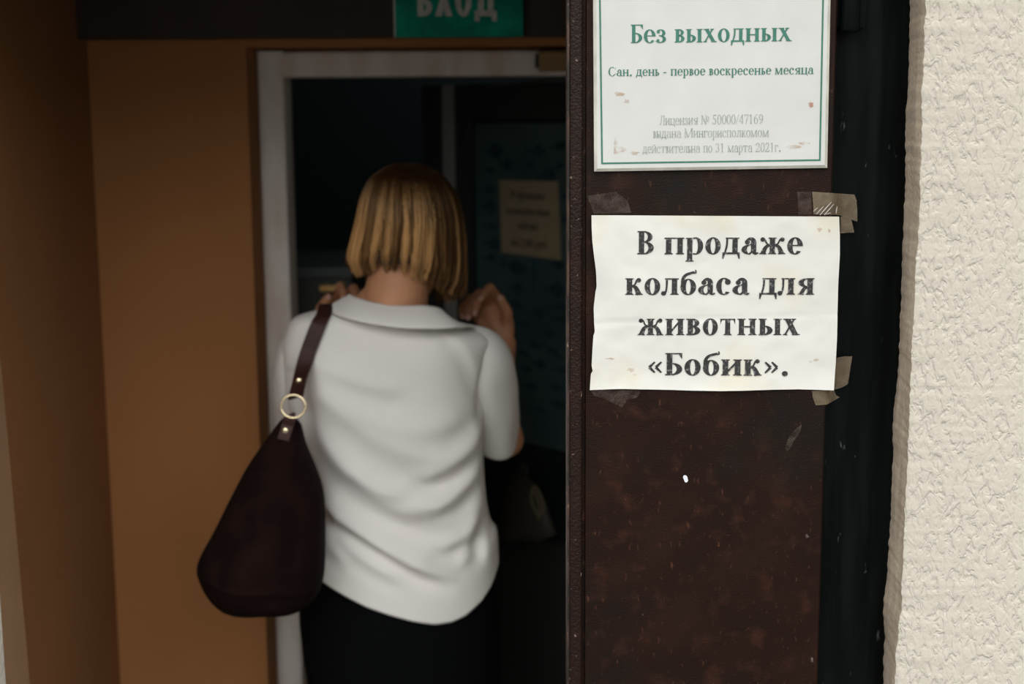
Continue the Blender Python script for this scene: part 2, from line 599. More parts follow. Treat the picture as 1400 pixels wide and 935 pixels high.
def glyph(ch, W, H, serif=True):
    """polygons and advance of one letter; 1000 units to the em, x-height 480, capitals 670"""
    p = Pen(W, H, serif)
    X, C = 480, 670
    g = 225 - 0.35 * W                       # counter between two stems
    b2 = W
    T = max(H, 26)
    x0 = 62
    x1 = x0 + W + g
    A = x1 + W + 62
    rx = 150 + W * 0.45
    o_adv = 2 * rx + 56

    def bowl(cx, cy, rx, ry, a0=0, a1=360, w=None):
        p.arc(cx, cy, rx, ry, W if w is None else w, T, a0, a1, 28)

    if ch == ' ':
        return [], 250
    if ch == '.':
        p.dot(125, 52, 58 + W * .15)
        return p.P, 250
    if ch == '-':
        p.rect(40, 195, 270, 195 + max(T, W * .6))
        return p.P, 310
    if ch == '/':
        p.stroke([(10, -20), (270, 690)], max(T, W * .5))
        return p.P, 280
    if ch in '«»':
        for dx in (0, 175):
            if ch == '«':
                p.stroke([(225 + dx, 400), (80 + dx, 240)], T * 1.3, W * .55)
                p.stroke([(80 + dx, 240), (225 + dx, 80)], W * .55, T * 1.3)
            else:
                p.stroke([(75 + dx, 400), (220 + dx, 240)], T * 1.3, W * .55)
                p.stroke([(220 + dx, 240), (75 + dx, 80)], W * .55, T * 1.3)
        return p.P, 480
    if ch in 'оО' or ch == '0':
        if ch == 'о':
            bowl(rx + 28, 238, rx, 252)
            return p.P, o_adv
        R = rx * (1.45 if ch == 'О' else 1.02)
        bowl(R + 30, 335, R, 348)
        return p.P, 2 * R + 60
    if ch in 'сС':
        k, cy, ry = (1.0, 238, 252) if ch == 'с' else (1.4, 335, 348)
        R = rx * k
        p.arc(R + 28, cy, R, ry, W, T, 50, 318, 30)
        if ch == 'с':
            p.dot(R * 1.62, cy + 128, W * .42 + 20)
            return p.P, 2 * R + 20
        p.poly((2 * R - 8, 520), (2 * R + 14, 470), (2 * R + 20, 660), (2 * R, 660))
        p.stroke([(R * 1.75, 110), (2 * R + 20, 190)], T)
        return p.P, 2 * R + 60
    if ch == 'е':
        p.arc(rx + 28, 238, rx, 252, W, T, 0, 322, 30)
        p.rect(28 + W * .6, 235, 2 * rx + 28, 235 + T)
        return p.P, 2 * rx + 40
    if ch == 'а':
        sx = 2 * rx - W + 4
        p.rect(sx, 60, sx + W, 340)
        p.arc(sx + W - 150, 335, 150, 155, W, T, 0, 150, 16)
        p.dot(sx + W - 252, 350, W * .34 + 20)
        p.arc(sx - 30, 135, sx - 55, 145, W, T * .9, 95, 275, 20)
        p.stroke([(sx - 40, 275), (sx + 20, 285)], T)
        p.stroke([(sx - 40, 8), (sx + 30, 70)], T * 1.5)
        p.stroke([(sx + W * .5, 70), (sx + W * .9, 22), (sx + W + 62, 40)], W * .8, T)
        return p.P, sx + W + 62
    if ch in 'пПнгицйцью' or ch in 'ыН':
        if ch == 'г':
            p.stem(x0, 0, X, True, False)
            p.rect(x0 - 42, X - T, x0 + W + 210, X)
            p.poly((x0 + W + 210, X), (x0 + W + 182, X), (x0 + W + 150, X - T), (x0 + W + 200, X - 140), (x0 + W + 210, X - 140))
            return p.P, x0 + W + 230
        if ch in 'ьы':
            p.stem(x0, 0, X, True, True)
            p.arc(x0 + W * .9, 140, 60 + W * 1.15, 140, W, T, -90, 90, 20)
            p.rect(x0 + W, 280 - T, x0 + W + 20, 280)
            xe = x0 + W * .9 + 60 + W * 1.15
            if ch == 'ь':
                return p.P, xe + 30
            p.stem(xe + 68, 0, X)
            return p.P, xe + 68 + W + 62
        p.stem(x0, 0, X, True, ch != 'п')
        p.stem(x1, 0, X, ch != 'ц', ch != 'п')
        if ch == 'п':
            p.rect(x0 - 42, X - T, x1 + W + 42, X)
        if ch == 'н':
            p.rect(x0, 225, x1 + W, 225 + T * 1.2)
        if ch in 'ий':
            p.stroke([(x0 + W * .6, 70), (x1 + W * .4, X - 70)], T * 1.5)
        if ch == 'й':
            p.arc((x0 + x1 + W) / 2, 640, 105, 100, 32, 45, 195, 345, 14)
        if ch == 'ц':
            p.rect(x0 - 42, 0, x1 + W + 55, T * 1.3)
            p.poly((x1 + W + 55, 0), (x1 + W + 55, -140), (x1 + W + 30, -140), (x1 + W, 0))
        return p.P, A
    if ch == 'р':
        p.stem(x0, -210, X - 6, True, False, flag=True)
        R = 95 + W * .85
        p.arc(x0 + W + R - W * .95, 238, R, 252, W, T, -115, 115, 26)
        return p.P, x0 + W + 2 * R - W * .95 + 32
    if ch == 'т':
        c = 215 + W * .2
        p.stem(c - W / 2, 0, X, True, False)
        p.rect(28, X - T, 2 * c - 28, X)
        for sg in (-1, 1):
            e = c + sg * (c - 28)
            p.poly((e, X), (e - sg * 24, X - T), (e - sg * 55, X - T), (e - sg * 12, X - 150), (e, X - 150))
        return p.P, 2 * c
    if ch in 'вВБ':
        X_ = X if ch == 'в' else C
        s_ = 1.0 if ch == 'в' else 1.25
        p.stem(x0, 0, X_, False, False)
        for y, d in ((0, 1), (X_, -1)):
            p.rect(x0 - 42, min(y, y + d * T), x0 + W + 60, max(y, y + d * T))
        mid = X_ * .53
        if ch != 'Б':
            p.arc(x0 + W * .9, (X_ + mid - T * .5) / 2, (70 + W * .85) * s_, (X_ - mid + T * .5) / 2, W * .88, T, -90, 90, 18)
        else:
            p.rect(x0, X_ - T, x0 + W + 260, X_)
            p.poly((x0 + W + 260, X_), (x0 + W + 232, X_), (x0 + W + 170, X_ - T), (x0 + W + 250, X_ - 170), (x0 + W + 260, X_ - 170))
        p.arc(x0 + W * .9, (mid + T * .5) / 2, (85 + W * .95) * s_, (mid + T * .5) / 2, W, T, -90, 90, 18)
        p.rect(x0, mid - T * .5, x0 + W + 40, mid + T * .5)
        return p.P, x0 + W * .9 + (85 + W * .95) * s_ + 30
    if ch == 'х' or ch == 'Х':
        X_ = X if ch == 'х' else C
        wd = 330 if ch == 'х' else 420
        p.diag(45 + wd - W * .55, 0, 50, X_, W * 1.1)
        p.stroke([(75, 20), (wd - 10, X_ - 15)], T * 1.4)
        w_ = W * 1.1
        p.ser(50, X_, False, 40, 30, w_)
        p.ser(45 + wd - W * .55, 0, True, 30, 40, w_)
        p.ser(55, 0, True, 45, 55, 30)
        p.ser(wd - 25, X_, False, 55, 45, 30)
        return p.P, wd + W * .6 + 90
    if ch == 'у':
        p.diag(215 - W * .2, 60, 45, X, W * 1.1)
        p.stroke([(400, X - 10), (260, 60), (170, -150), (70, -165)], T * 1.4, T * 1.5)
        p.dot(80, -150, W * .35 + 20)
        p.ser(45, X, False, 40, 35, W * 1.1)
        p.ser(385, X, False, 50, 45, 30)
        return p.P, 460 + W * .2
    if ch in 'дД':
        X_ = X if ch == 'д' else C
        sx = 235 + g * .35
        p.rect(sx, 0, sx + W, X_)
        p.rect(105, X_ - T, sx + W + 42, X_)
        p.stroke([(150, X_ - 5), (140, 240), (85, 20)], T * 1.5)
        p.rect(22, 0, sx + W + 62, T * 1.5)
        p.poly((22, T), (22, -130), (52, -130), (95, 0), (95, T))
        e = sx + W + 62
        p.poly((e, T), (e, -130), (e - 30, -130), (e - 73, 0), (e - 73, T))
        return p.P, e + 20
    if ch in 'лЛ':
        X_ = X if ch == 'л' else C
        sx = 215 + g * .45 + (90 if ch == 'Л' else 0)
        p.stem(sx, 0, X_, True, False)
        k = 0 if ch == 'л' else 40
        p.rect(105 + k, X_ - T, sx + W + 42, X_)
        p.stroke([(158 + k, X_ - 5), (150 + k * .6, 220), (118, 60), (60, 22)], T * 1.6, T * 1.2)
        p.dot(68, 42, W * .32 + 22)
        return p.P, sx + W + 62
    if ch in 'мМ':
        X_ = X if ch == 'м' else C
        mw = 500 if ch == 'м' else 680
        p.stroke([(85, 0), (105, X_)], T * 1.4)
        p.diag(90 + mw * .28, 0, 60, X_, W * .95)
        p.stroke([(mw * .32 + 110, 0), (mw - 20, X_)], T * 1.4)
        p.stem(mw - 40, 0, X_, True, True)
        p.ser(70, 0, True, 42, 42, 30)
        p.ser(60, X_, False, 42, 0, W * .9)
        return p.P, mw + W + 30
    if ch == 'ж':
        c = 375 + W * .1
        p.stem(c - W / 2, 0, X, True, True)
        for sg in (-1, 1):
            p.stroke([(c + sg * W * .4, 245), (c + sg * 150, 300), (c + sg * 215, 420), (c + sg * 275, 440)], T * 1.2, T * 1.4)
            p.dot(c + sg * 275, 425, W * .30 + 20)
            p.stroke([(c + sg * W * .5, 275), (c + sg * 190, 190), (c + sg * 265, 10)], W * .5, W * .95)
            p.ser(c + sg * 265 - W * .45, 0, True, 38, 38, W * .9)
        return p.P, 2 * c
    if ch == 'к':
        p.stem(x0, 0, X)
        a = x0 + W
        p.stroke([(a - 10, 245), (a + 70, 290), (a + 125, 420), (a + 180, 440)], T * 1.2, T * 1.4)
        p.dot(a + 180, 425, W * .30 + 20)
        p.stroke([(a, 265), (a + 100, 205), (a + 190, 10)], W * .5, W * .98)
        p.ser(a + 190 - W * .45, 0, True, 38, 38, W * .9)
        return p.P, a + 190 + W * .5 + 50
    if ch == 'я':
        sx = 240 + g * .45
        p.stem(sx, 0, X)
        p.arc(sx + W * .1, 345, sx - 55, 135, W, T, 90, 270, 18)
        p.rect(sx - 10, X - T, sx + W, X)
        p.rect(sx - 10, 210, sx + W, 210 + T)
        p.stroke([(sx - 10, 225), (sx - 90, 170), (sx - 175, 10)], W * .55, W * .75)
        p.ser(sx - 175 - W * .35, 0, True, 36, 36, W * .7)
        return p.P, sx + W + 62
    if ch == 'б':
        bowl(rx + 30, 225, rx, 238)
        p.stroke([(55 + W * .3, 250), (70 + W * .2, 450), (190, 580), (2 * rx - 20, 655)], W * .75, W * .45)
        p.stroke([(2 * rx - 60, 630), (2 * rx + 20, 640), (2 * rx + 10, 720)], T * 1.2, T)
        return p.P, o_adv + 4
    if ch == 'з':
        p.arc(165, 355, 85 + W * .7, 132, W * .9, T, -88, 150, 20)
        p.arc(160, 130, 105 + W * .75, 138, W, T, -155, 88, 22)
        p.rect(110, 240, 190, 240 + T)
        p.dot(85, 390, W * .28 + 18)
        p.dot(75, 85, W * .28 + 18)
        return p.P, 300 + W * .7
    if ch == '№':
        a = glyph('н', W, H, serif)[0]
        p.stroke([(90, 0), (90, C)], T * 1.3)
        p.stroke([(90, C - 10), (430, 10)], W * .95)
        p.stroke([(440, 0), (440, C)], T * 1.3)
        p.ser(75, 0, True, 42, 42, 30)
        p.ser(70, C, False, 42, 0, 40)
        p.ser(425, C, False, 42, 42, 30)
        p.arc(600, 420, 115, 150, W * .6, T, 0, 360, 22)
        p.rect(500, 190, 700, 190 + T)
        return p.P, 740
    if ch == '1':
        p.stem(170, 0, C, True, False)
        p.stroke([(75, C - 110), (180, C - 10)], T * 1.4)
        return p.P, 420
    if ch == '2':
        p.arc(215, 480, 150 + W * .15, 195, W, T, -20, 165, 20)
        p.stroke([(335, 430), (240, 240), (50, 45)], W * .8, T * 1.2)
        p.rect(40, 0, 380, max(T, W * .7))
        p.poly((380, 0), (420, 150), (390, 150), (340, 50))
        p.dot(85, 510, W * .28 + 18)
        return p.P, 450
    if ch == '3':
        p.arc(190, 510, 110 + W * .4, 165, W * .9, T, -80, 155, 20)
        p.arc(185, 190, 135 + W * .4, 198, W, T, -150, 85, 22)
        p.dot(85, 560, W * .25 + 16)
        p.dot(70, 110, W * .28 + 18)
        return p.P, 430
    if ch == '4':
        p.rect(280, 0, 280 + W, C)
        p.stroke([(300, C - 10), (40, 190)], T * 1.3)
        p.rect(30, 155, 420, 155 + max(T, W * .6))
        return p.P, 450
    if ch == '5':
        p.arc(180, 210, 150 + W * .4, 220, W, T, -150, 110, 24)
        p.stroke([(105, 400), (130, C - 30)], T * 1.3)
        p.poly((120, C - max(T, W * .8)), (365, C - max(T, W * .8)), (390, C), (125, C))
        p.dot(70, 100, W * .28 + 18)
        return p.P, 440
    if ch in '69':
        cy, s_ = (210, 1) if ch == '6' else (C - 210, -1)
        p.arc(225, cy, 165 + W * .1, 222, W, T, 0, 360, 28)
        q = [(225 - s_ * (165 - W * .4), cy), (225 - s_ * 120, cy + s_ * 260), (225 + s_ * 10, cy + s_ * 400), (225 + s_ * 150, cy + s_ * 455)]
        p.stroke(q, W * .9, T)
        return p.P, 450
    if ch == '7':
        p.rect(45, C - max(T, W * .8), 410, C)
        p.stroke([(395, C - 30), (270, 320), (190, 0)], T * 1.3, W * .95)
        p.poly((45, C), (60, C), (75, C - 80), (45, C - 160))
        return p.P, 430
    return p.P, 400


def sans(ch):
    """heavy condensed grotesque capitals of the entrance board"""
    p = Pen(130, 110, False)
    if ch == 'В':
        p.rect(40, 0, 170, 700)
        p.arc(160, 525, 190, 175, 130, 110, -90, 90)
        p.arc(160, 190, 210, 190, 130, 110, -90, 90)
        for y in (0, 325, 590):
            p.rect(60, y, 175, y + 110 if y != 325 else y + 80)
        return p.P, 400
    if ch == 'Х':
        p.diag(20, 0, 250, 700, 150)
        p.diag(260, 0, 30, 700, 150)
        return p.P, 430
    if ch == 'О':
        p.arc(215, 350, 185, 365, 130, 115, 0, 360, 32)
        return p.P, 430
    if ch == 'Д':
        p.rect(320, 0, 450, 700)
        p.rect(130, 590, 450, 700)
        p.poly((130, 700), (250, 700), (225, 110), (90, 110))
        p.rect(20, 0, 520, 115)
        p.rect(20, -110, 130, 20)
        p.rect(410, -110, 520, 20)
        return p.P, 540
    return p.P, 300


def layout(text, W, H, fn=glyph, track=0):
    out, x = [], 0
    for ch in text:
        P, a = fn(ch, W, H) if fn is glyph else fn(ch)
        out += [[(px + x, py) for px, py in q] for q in P]
        x += a + track
    xs = [q[0] for poly in out for q in poly]
    return out, min(xs), max(xs)


def text_line(mb, text, A, B, up, cap_m, W, H, push=None, fn=glyph, track=0, cap=670.0, mi=0):
    """letters from A to B (baseline ends, world), capitals cap_m tall; push(point) settles a vertex on the sheet"""
    polys, lo, hi = layout(text, W, H, fn, track)
    ax = (B - A) / (hi - lo)
    for k_, q in enumerate(polys):
        vs = [A + ax * (x - lo) + up * (y / cap * cap_m) for x, y in q]
        if push:
            vs = [push(v) for v in vs]
        vs = [v + Vector((0, -0.00004 * (k_ % 9), 0)) for v in vs]
        if len(q) <= 4:
            mb.add(vs, [tuple(range(len(q)))], mi)
        else:
            mb.add(vs, tessellate_polygon([[Vector((x, y, 0)) for x, y in q]]), mi)


# ------------------------------------------------------------------ the setting
def struct(mb, name, mats, label=None, **k):
    o = mb.build(name, mats, **k)
    tag(o, label, None, None, 'structure')
    return o


Y_LEAF, Y_FRAME, Y_WALL = 1.700, 1.722, 1.650      # door leaf, its metal frame, stucco face
Y_BACK, Y_INNER = 2.66, 2.75                       # orange wall, white inner door frame
X_NICHE = -0.775

mb = MB()
mb.box(-40, 40, -60, 1.70, -0.10, -0.02)
struct(mb, 'ground', M['ground'], 'pale paving in front of the shop entrance')
mb = MB()
mb.box(-1.7, 1.7, 1.70, 6.2, -0.12, 0.0)
struct(mb, 'floor', M['floor'], 'grey concrete floor of the entrance')

# right wall: stucco face, bare render return towards the door frame, both edges ragged
corner = [(-400, 1279), (0, 1266), (96, 1262), (128, 1260), (180, 1260), (225, 1259), (300, 1256), (400, 1251),
          (500, 1246), (560, 1243), (620, 1241), (720, 1237), (816, 1233), (880, 1227), (935, 1224), (1500, 1200)]
rear = [(-400, 1257), (0, 1243), (96, 1241), (138, 1238.6), (173, 1237), (257, 1236), (300, 1235), (400, 1231),
        (500, 1228), (560, 1222.6), (600, 1218.5), (640, 1220), (688, 1217), (743, 1215), (816, 1210), (868, 1204),
        (895, 1207), (935, 1206), (1500, 1180)]
mb = MB()
rows_face, rows_ret = [], []
NY = 620
for i in range(NY + 1):
    py = -420 + (1500 + 420) * i / NY
    jag = 2.4 * noise.noise(Vector((py * 0.045, 3.3, 0))) + 1.6 * noise.noise(Vector((py * 0.14, 8.3, 0)))
    jag2 = 1.2 * noise.noise(Vector((py * 0.03, 13.3, 0))) + 1.6 * noise.noise(Vector((py * 0.11, 18.3, 0)))
    c = at(interp(corner, py) + jag, py, Y_WALL)
    r = at(interp(rear, py) + jag2, py, Y_FRAME + 0.012)
    r.z = c.z
    c1 = Vector((c.x + 0.004, Y_WALL - 0.004, c.z))
    rows_face.append([c, c1] + [Vector((c.x + 0.004 + 2.4 * (k / 6)**1.5, Y_WALL - 0.005, c.z)) for k in range(1, 7)])
    rows_ret.append([r, r.lerp(c, .3), r.lerp(c, .65), c])
mb.grid(rows_face, mi=0)
mb.grid(rows_ret, mi=1)
top, bot = rows_face[0][0], rows_face[-1][0]
zt, zb = top.z, bot.z
# body of the wall behind the face, so that it is solid to the inner wall
mb.box(0.50, 2.9, Y_WALL + 0.03, 2.9, -0.05, zt, 0)
mb.box(0.45, 0.56, Y_FRAME + 0.05, 2.9, -0.05, zt, 0)
mb.box(0.45, 2.9, Y_WALL, Y_WALL + 0.25, -0.05, zb, 0)
struct(mb, 'wall_right', [M['stucco'], M['render_edge']],
       'cream stucco wall with rough crusty relief beside the dark door frame', fix=False)

mb = MB()                                            # facade over and left of the entrance
mb.box(-3.2, -0.70, 1.66, 1.86, -0.05, 3.4)
mb.box(-0.70, 0.50, 1.66, 1.86, 1.94, 3.4)
mb.box(0.50, 2.9, 1.66, 1.86, zt, 3.4)
struct(mb, 'wall_front', M['stucco'], 'cream facade wall over the shop entrance')

mb = MB()                                            # niche side wall
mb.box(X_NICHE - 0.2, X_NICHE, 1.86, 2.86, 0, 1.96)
struct(mb, 'wall_left', M['orange_shaded'], 'brown orange side wall of the entrance niche')

e0, e1 = at(26, 600, 1.99), at(41, 935, 1.99)
et = at(-2, 460, 1.99)
mb = MB()                                            # pale strip near the opening, slightly out of plumb
s = (e1 - et) / (e1.z - et.z)
pts = [Vector((X_NICHE - 0.005, 1.99, 0.0)), et + s * (0.0 - et.z), et + s * (2.3 - et.z), Vector((X_NICHE - 0.005, 1.99, 2.3))]
pts[2].x = max(pts[2].x, X_NICHE + 0.002)
mb.prism(pts, Vector((0, -0.12, 0)))
struct(mb, 'trim_4', M['tan'], 'tan plastered corner strip at the edge of the niche')

wl = at(348, 400, Y_BACK).x                           # orange wall edge beside the white frame
wt = at(560, 63, Y_BACK).z
wr = 0.37
mb = MB()
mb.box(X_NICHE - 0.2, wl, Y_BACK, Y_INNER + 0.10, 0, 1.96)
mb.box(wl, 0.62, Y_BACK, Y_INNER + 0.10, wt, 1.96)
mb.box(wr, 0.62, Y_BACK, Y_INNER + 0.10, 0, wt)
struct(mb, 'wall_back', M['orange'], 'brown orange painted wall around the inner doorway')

hz = at(560, 50, 2.60).z
mb = MB()
mb.box(X_NICHE, 0.455, 2.60, Y_BACK, hz, 1.96)
struct(mb, 'trim_3', M['header'], 'dark brown header panel over the inner doorway')

mb = MB()
mb.box(X_NICHE - 0.2, 0.62, 1.86, 2.9, 1.96, 2.06)
struct(mb, 'ceiling', M['header'], 'dark ceiling of the entrance niche')

# inner white frame, a profile with rounded arrises
fx0, fx1 = at(361, 400, Y_INNER).x, at(397, 400, Y_INNER).x
fz0, fz1 = at(560, 69, Y_INNER).z, at(560, 104.5, Y_INNER).z
mb = MB()


def stile(mb, x0, x1, z0, z1, vertical, r=0.006):
    y0, y1 = Y_INNER, Y_INNER + 0.09
    prof = []
    a, c = (x0, x1) if vertical else (z0, z1)
    for (u, v, a0) in ((a + r, y0 + r, 180), (c - r, y0 + r, 270)):
        for k in range(5):
            t = math.radians(a0 + 90 * k / 4)
            prof.append((u + r * math.cos(t), v + r * math.sin(t)))
    prof += [(c, y1), (a, y1)]
    ends = (z0, z1) if vertical else (x0, x1)
    rows = [[Vector((u, v, e)) if vertical else Vector((e, v, u)) for u, v in prof] for e in ends]
    mb.grid(rows, True, 0, False, True)


stile(mb, fx0, fx1, 0, fz0, True)
stile(mb, fx1 - 0.002, 0.36, fz1, fz0, False)
stile(mb, 0.325, 0.372, 0, fz0, True)
struct(mb, 'trim_2', M['frame_white'], 'worn white door frame the woman is standing in front of')

# dark metal frame beside the brown leaf, with pressed channels
x_a = at(1100, 467, Y_FRAME).x
x_b = at(1262, 0, Y_FRAME + 0.02).x
xs = [0.0, 0.16, 0.20, 0.44, 0.50, 0.56, 0.62, 1.0]
yo = [0.0, 0.0, 0.004, 0.005, 0.0, 0.0, 0.006, 0.010]
mb = MB()
prof = [(lerp(x_a, x_b + 0.02, u), Y_FRAME + v) for u, v in zip(xs, yo)] + [(x_b + 0.02, 1.80), (x_a, 1.80)]
rows = []
for i in range(61):
    z = 2.0 * i / 60
    rows.append([Vector((x, y + 0.0012 * noise.noise(Vector((x * 30, 0, z * 9))), z)) for x, y in prof])
mb.grid(rows, True, 0, True, True)
mb.box(-0.70, x_b + 0.02, Y_FRAME, 1.80, 1.93, 2.00)
struct(mb, 'trim_1', M['black_paint'], 'black green gloss painted metal door frame beside the stucco')

# interior behind the white frame
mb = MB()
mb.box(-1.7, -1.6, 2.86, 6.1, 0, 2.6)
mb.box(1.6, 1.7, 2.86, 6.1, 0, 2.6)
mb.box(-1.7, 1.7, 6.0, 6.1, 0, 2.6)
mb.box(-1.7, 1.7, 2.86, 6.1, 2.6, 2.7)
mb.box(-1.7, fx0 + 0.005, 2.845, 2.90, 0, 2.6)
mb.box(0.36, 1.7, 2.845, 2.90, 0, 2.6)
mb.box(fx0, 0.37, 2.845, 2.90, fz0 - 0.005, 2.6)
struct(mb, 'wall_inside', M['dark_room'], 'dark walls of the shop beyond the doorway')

# ------------------------------------------------------------------ door_1: brown metal leaf carrying the signs
xl = at(777.5, 467, Y_LEAF).x
xg0 = at(796, 467, Y_LEAF).x
xg1 = at(800, 467, Y_LEAF).x
d1 = empty('door_1', (xl, Y_LEAF, 0))
tag(d1, 'narrow dark brown metal door leaf carrying two white notices', 'door', None, 'structure')
tr, br = at(1145.5, 0, Y_LEAF), at(1118, 935, Y_LEAF)


def leaf_right(z):
    return br.x + (tr.x - br.x) * (z - br.z) / (tr.z - br.z)


mb = MB()
rows = []
for i in range(41):
    z = 0.02 + 1.91 * i / 40
    xr = leaf_right(z)
    rows.append([Vector(p) for p in ((xg1 + .001, Y_LEAF + .0, z), (xr - .002, Y_LEAF, z), (xr, Y_LEAF + .002, z),
                                     (xr, 1.721, z), (xg0, 1.745, z), (xg0, Y_LEAF + .005, z), (xg1, Y_LEAF + .005, z))])
mb.grid(rows, True, 0, False, True)
mb.build('leaf_panel', M['brown'], d1)
mb = MB()
prof = []
xb0 = at(778.5, 467, Y_LEAF - 0.003).x
for k in range(13):
    t = math.pi * (1 - k / 12)
    cx, rr = (xb0 + xg0) / 2, (xg0 - xb0) / 2
    prof.append((cx + rr * math.cos(t), Y_LEAF + 0.002 - 0.0065 * math.sin(t)**0.6 if 0 < k < 12 else Y_LEAF + .002))
prof += [(xg0, 1.744), (xb0, 1.744)]
mb.grid([[Vector((x, y, z)) for x, y in prof] for z in (0.02, 0.5, 1.0, 1.5, 1.93)], True, 0, True, True)
mb.build('edge_bead', M['bead'], d1)
mb = MB()
mb.box(xl - 0.0018, xb0, Y_LEAF + 0.001, 1.744, 0.02, 1.93)
mb.build('edge_lip', M['rust'], d1)
hp = at(1164, 44, Y_LEAF)
mb = MB()
mb.tube([Vector((hp.x, 1.708, hp.z + dz)) for dz in (0, .002, .004, .11, .112, .114)], [.008, .0105, .0115, .0115, .0105, .008], 20)
mb.box(hp.x - 0.024, hp.x + 0.02, 1.716, 1.7235, hp.z + 0.006, hp.z + .108)
tag(mb.build('hinge', M['black_paint'], d1), 'black painted hinge barrel')
mb = MB()
c = at(938, 656, Y_LEAF)
ring = []
for k in range(16):
    t = 2 * math.pi * k / 16
    r_ = 0.0030 if math.sin(t) < 0.3 else 0.0030 + 0.0045 * (math.sin(t) - .3)
    ring.append(c + Vector((r_ * .8 * math.cos(t) - 0.0016 * max(0, math.sin(t)), -0.0008, r_ * math.sin(t))))
mb.prism(ring, Vector((0, 0.0012, 0)))
tag(mb.build('paint_drip', M['white_spot'], d1), 'small white paint drip')

# ------------------------------------------------------------------ upper sign plate
ys = Y_LEAF - 0.005
bl, brr = at(812.5, 234.5, ys), at(1131, 229.5, ys)
ax = (brr - bl).normalized()
upv = Vector((-ax.z, 0, ax.x))
W_, H_ = (brr - bl).length, 0.335
sp = empty('notice_plate', bl + ax * W_ / 2)
tag(sp, 'white plastic plate with green border and green opening days lettering', 'sign')
mb = MB()
o = bl
bev = 0.0035
fr = [o + ax * a + upv * c for a, c in ((0, 0), (W_, 0), (W_, H_), (0, H_))]
fi = [o + ax * a + upv * c + Vector((0, -0.0016, 0)) for a, c in
      ((bev, bev), (W_ - bev, bev), (W_ - bev, H_ - bev), (bev, H_ - bev))]
bk = [p + Vector((0, 0.0049, 0)) for p in fr]
mb.add(fr + fi + bk, [(4, 5, 6, 7), (8, 9, 10, 11)], 0)
mb.add(fr + fi, [(0, 1, 5, 4), (1, 2, 6, 5), (2, 3, 7, 6), (3, 0, 4, 7)], 1)
mb.add(fr + bk, [(0, 1, 5, 4), (1, 2, 6, 5), (2, 3, 7, 6), (3, 0, 4, 7)], 1)
mb.build('plate', [M['plate'], M['plate_edge']], sp)
yt = ys - 0.0016 - 0.0003


def on_plate(px, py):
    return at(px, py, yt)


mb = MB()
ca, cb = on_plate(822, 224.5), on_plate(1122, 220)
cc, ct = on_plate(1126.5, 0), on_plate(819, 0)
vr, vl = (cc - cb) / (cc.z - cb.z), (ct - ca) / (ct.z - ca.z)
ztop = bl.z + H_ - 0.012
tr2, tl2 = cb + vr * (ztop - cb.z), ca + vl * (ztop - ca.z)
bw = 0.0020
quad = [ca, cb, tr2, tl2]
cen = sum(quad, Vector()) / 4
inn = [p + Vector((bw if p.x < cen.x else -bw, 0, bw if p.z < cen.z else -bw)) for p in quad]
for k in range(4):
    j = (k + 1) % 4
    mb.add([quad[k], quad[j], inn[j], inn[k]], [(0, 1, 2, 3)])
tag(mb.build('border_line', M['green_ink'], sp), 'green border line')


def pline(text, x0, y0, x1, y1, cap_px, W, H, mtl, track=0):
    A, B = on_plate(x0, y0), on_plate(x1, y1)
    m_ = MB()
    text_line(m_, text, A, B, upv, cap_px * yt / F * 1.012, W, H, track=track)
    return m_.build('lettering', mtl, sp, fix=False)


pline('Без выходных', 862.5, 59, 1082.5, 56, 24.0, 118, 36, M['green_ink'])
pline('Сан. день - первое воскресенье месяца', 832, 104.2, 1112.5, 101.2, 11.8, 100, 36, M['green_ink'])
pline('Лицензия № 50000/47169', 901.8, 170.9, 1043, 168.8, 12.3, 58, 24, M['pale_ink'])
pline('выдана Мингорисполкомом', 893, 188.3, 1051, 186.8, 12.0, 58, 24, M['pale_ink'])
pline('действительна по 31 марта 2021г.', 878.5, 209.2, 1067, 207.2, 12.0, 58, 24, M['pale_ink'])


def blotch(mb, px, py, rx, ry, Y, seed, n=22):
    c = at(px, py, Y)
    k = Y / F
    ring = []
    for i in range(n):
        t = 2 * math.pi * i / n
        q = 0.75 + 0.6 * noise.noise(Vector((math.cos(t) * 1.7 + seed, math.sin(t) * 1.7, seed * 2.1)))
        ring.append(c + Vector((rx * q * math.cos(t) * k, 0, ry * q * math.sin(t) * k)))
    mb.add(ring, tessellate_polygon([[Vector((p.x, p.z, 0)) for p in ring]]))


mb = MB()
for a in ((848, 205, 10, 6), (868, 209, 9, 3), (842, 198, 4, 9), (1086, 201, 14, 3), (1100, 196, 9, 2.5), (846, 128, 8, 4)):
    mb = MB()
    blotch(mb, *a, yt - 0.0002, a[0] * .1)
    mb.build('stain', M['stain'], sp)
mb = MB()
for a in ((857, 138.5, 5, 3), (1109, 143, 3.5, 5), (841, 207, 3, 4)):
    mb = MB()
    blotch(mb, *a, yt - 0.0003, a[0] * .1)
    mb.build('stain', M['stain_red'], sp)

# ------------------------------------------------------------------ paper notice taped below
left_e = [(294, 808.5), (310, 808.5), (330, 809.5), (348, 811.5), (370, 814.5), (392, 815.5), (398, 814), (420, 811.5),
          (440, 812), (453, 813), (458, 811), (478, 809.5), (500, 808.5), (506, 810), (510, 807.5), (532, 806)]
right_e = [(294, 1147), (320, 1148), (345, 1148), (380, 1146), (420, 1145), (460, 1144), (500, 1142), (532, 1139)]
bot_e = [(806, 0), (850, -1), (900, 0), (940, 1.2), (985, 1.6), (1040, 0.2), (1090, -0.6), (1139, 0.6)]


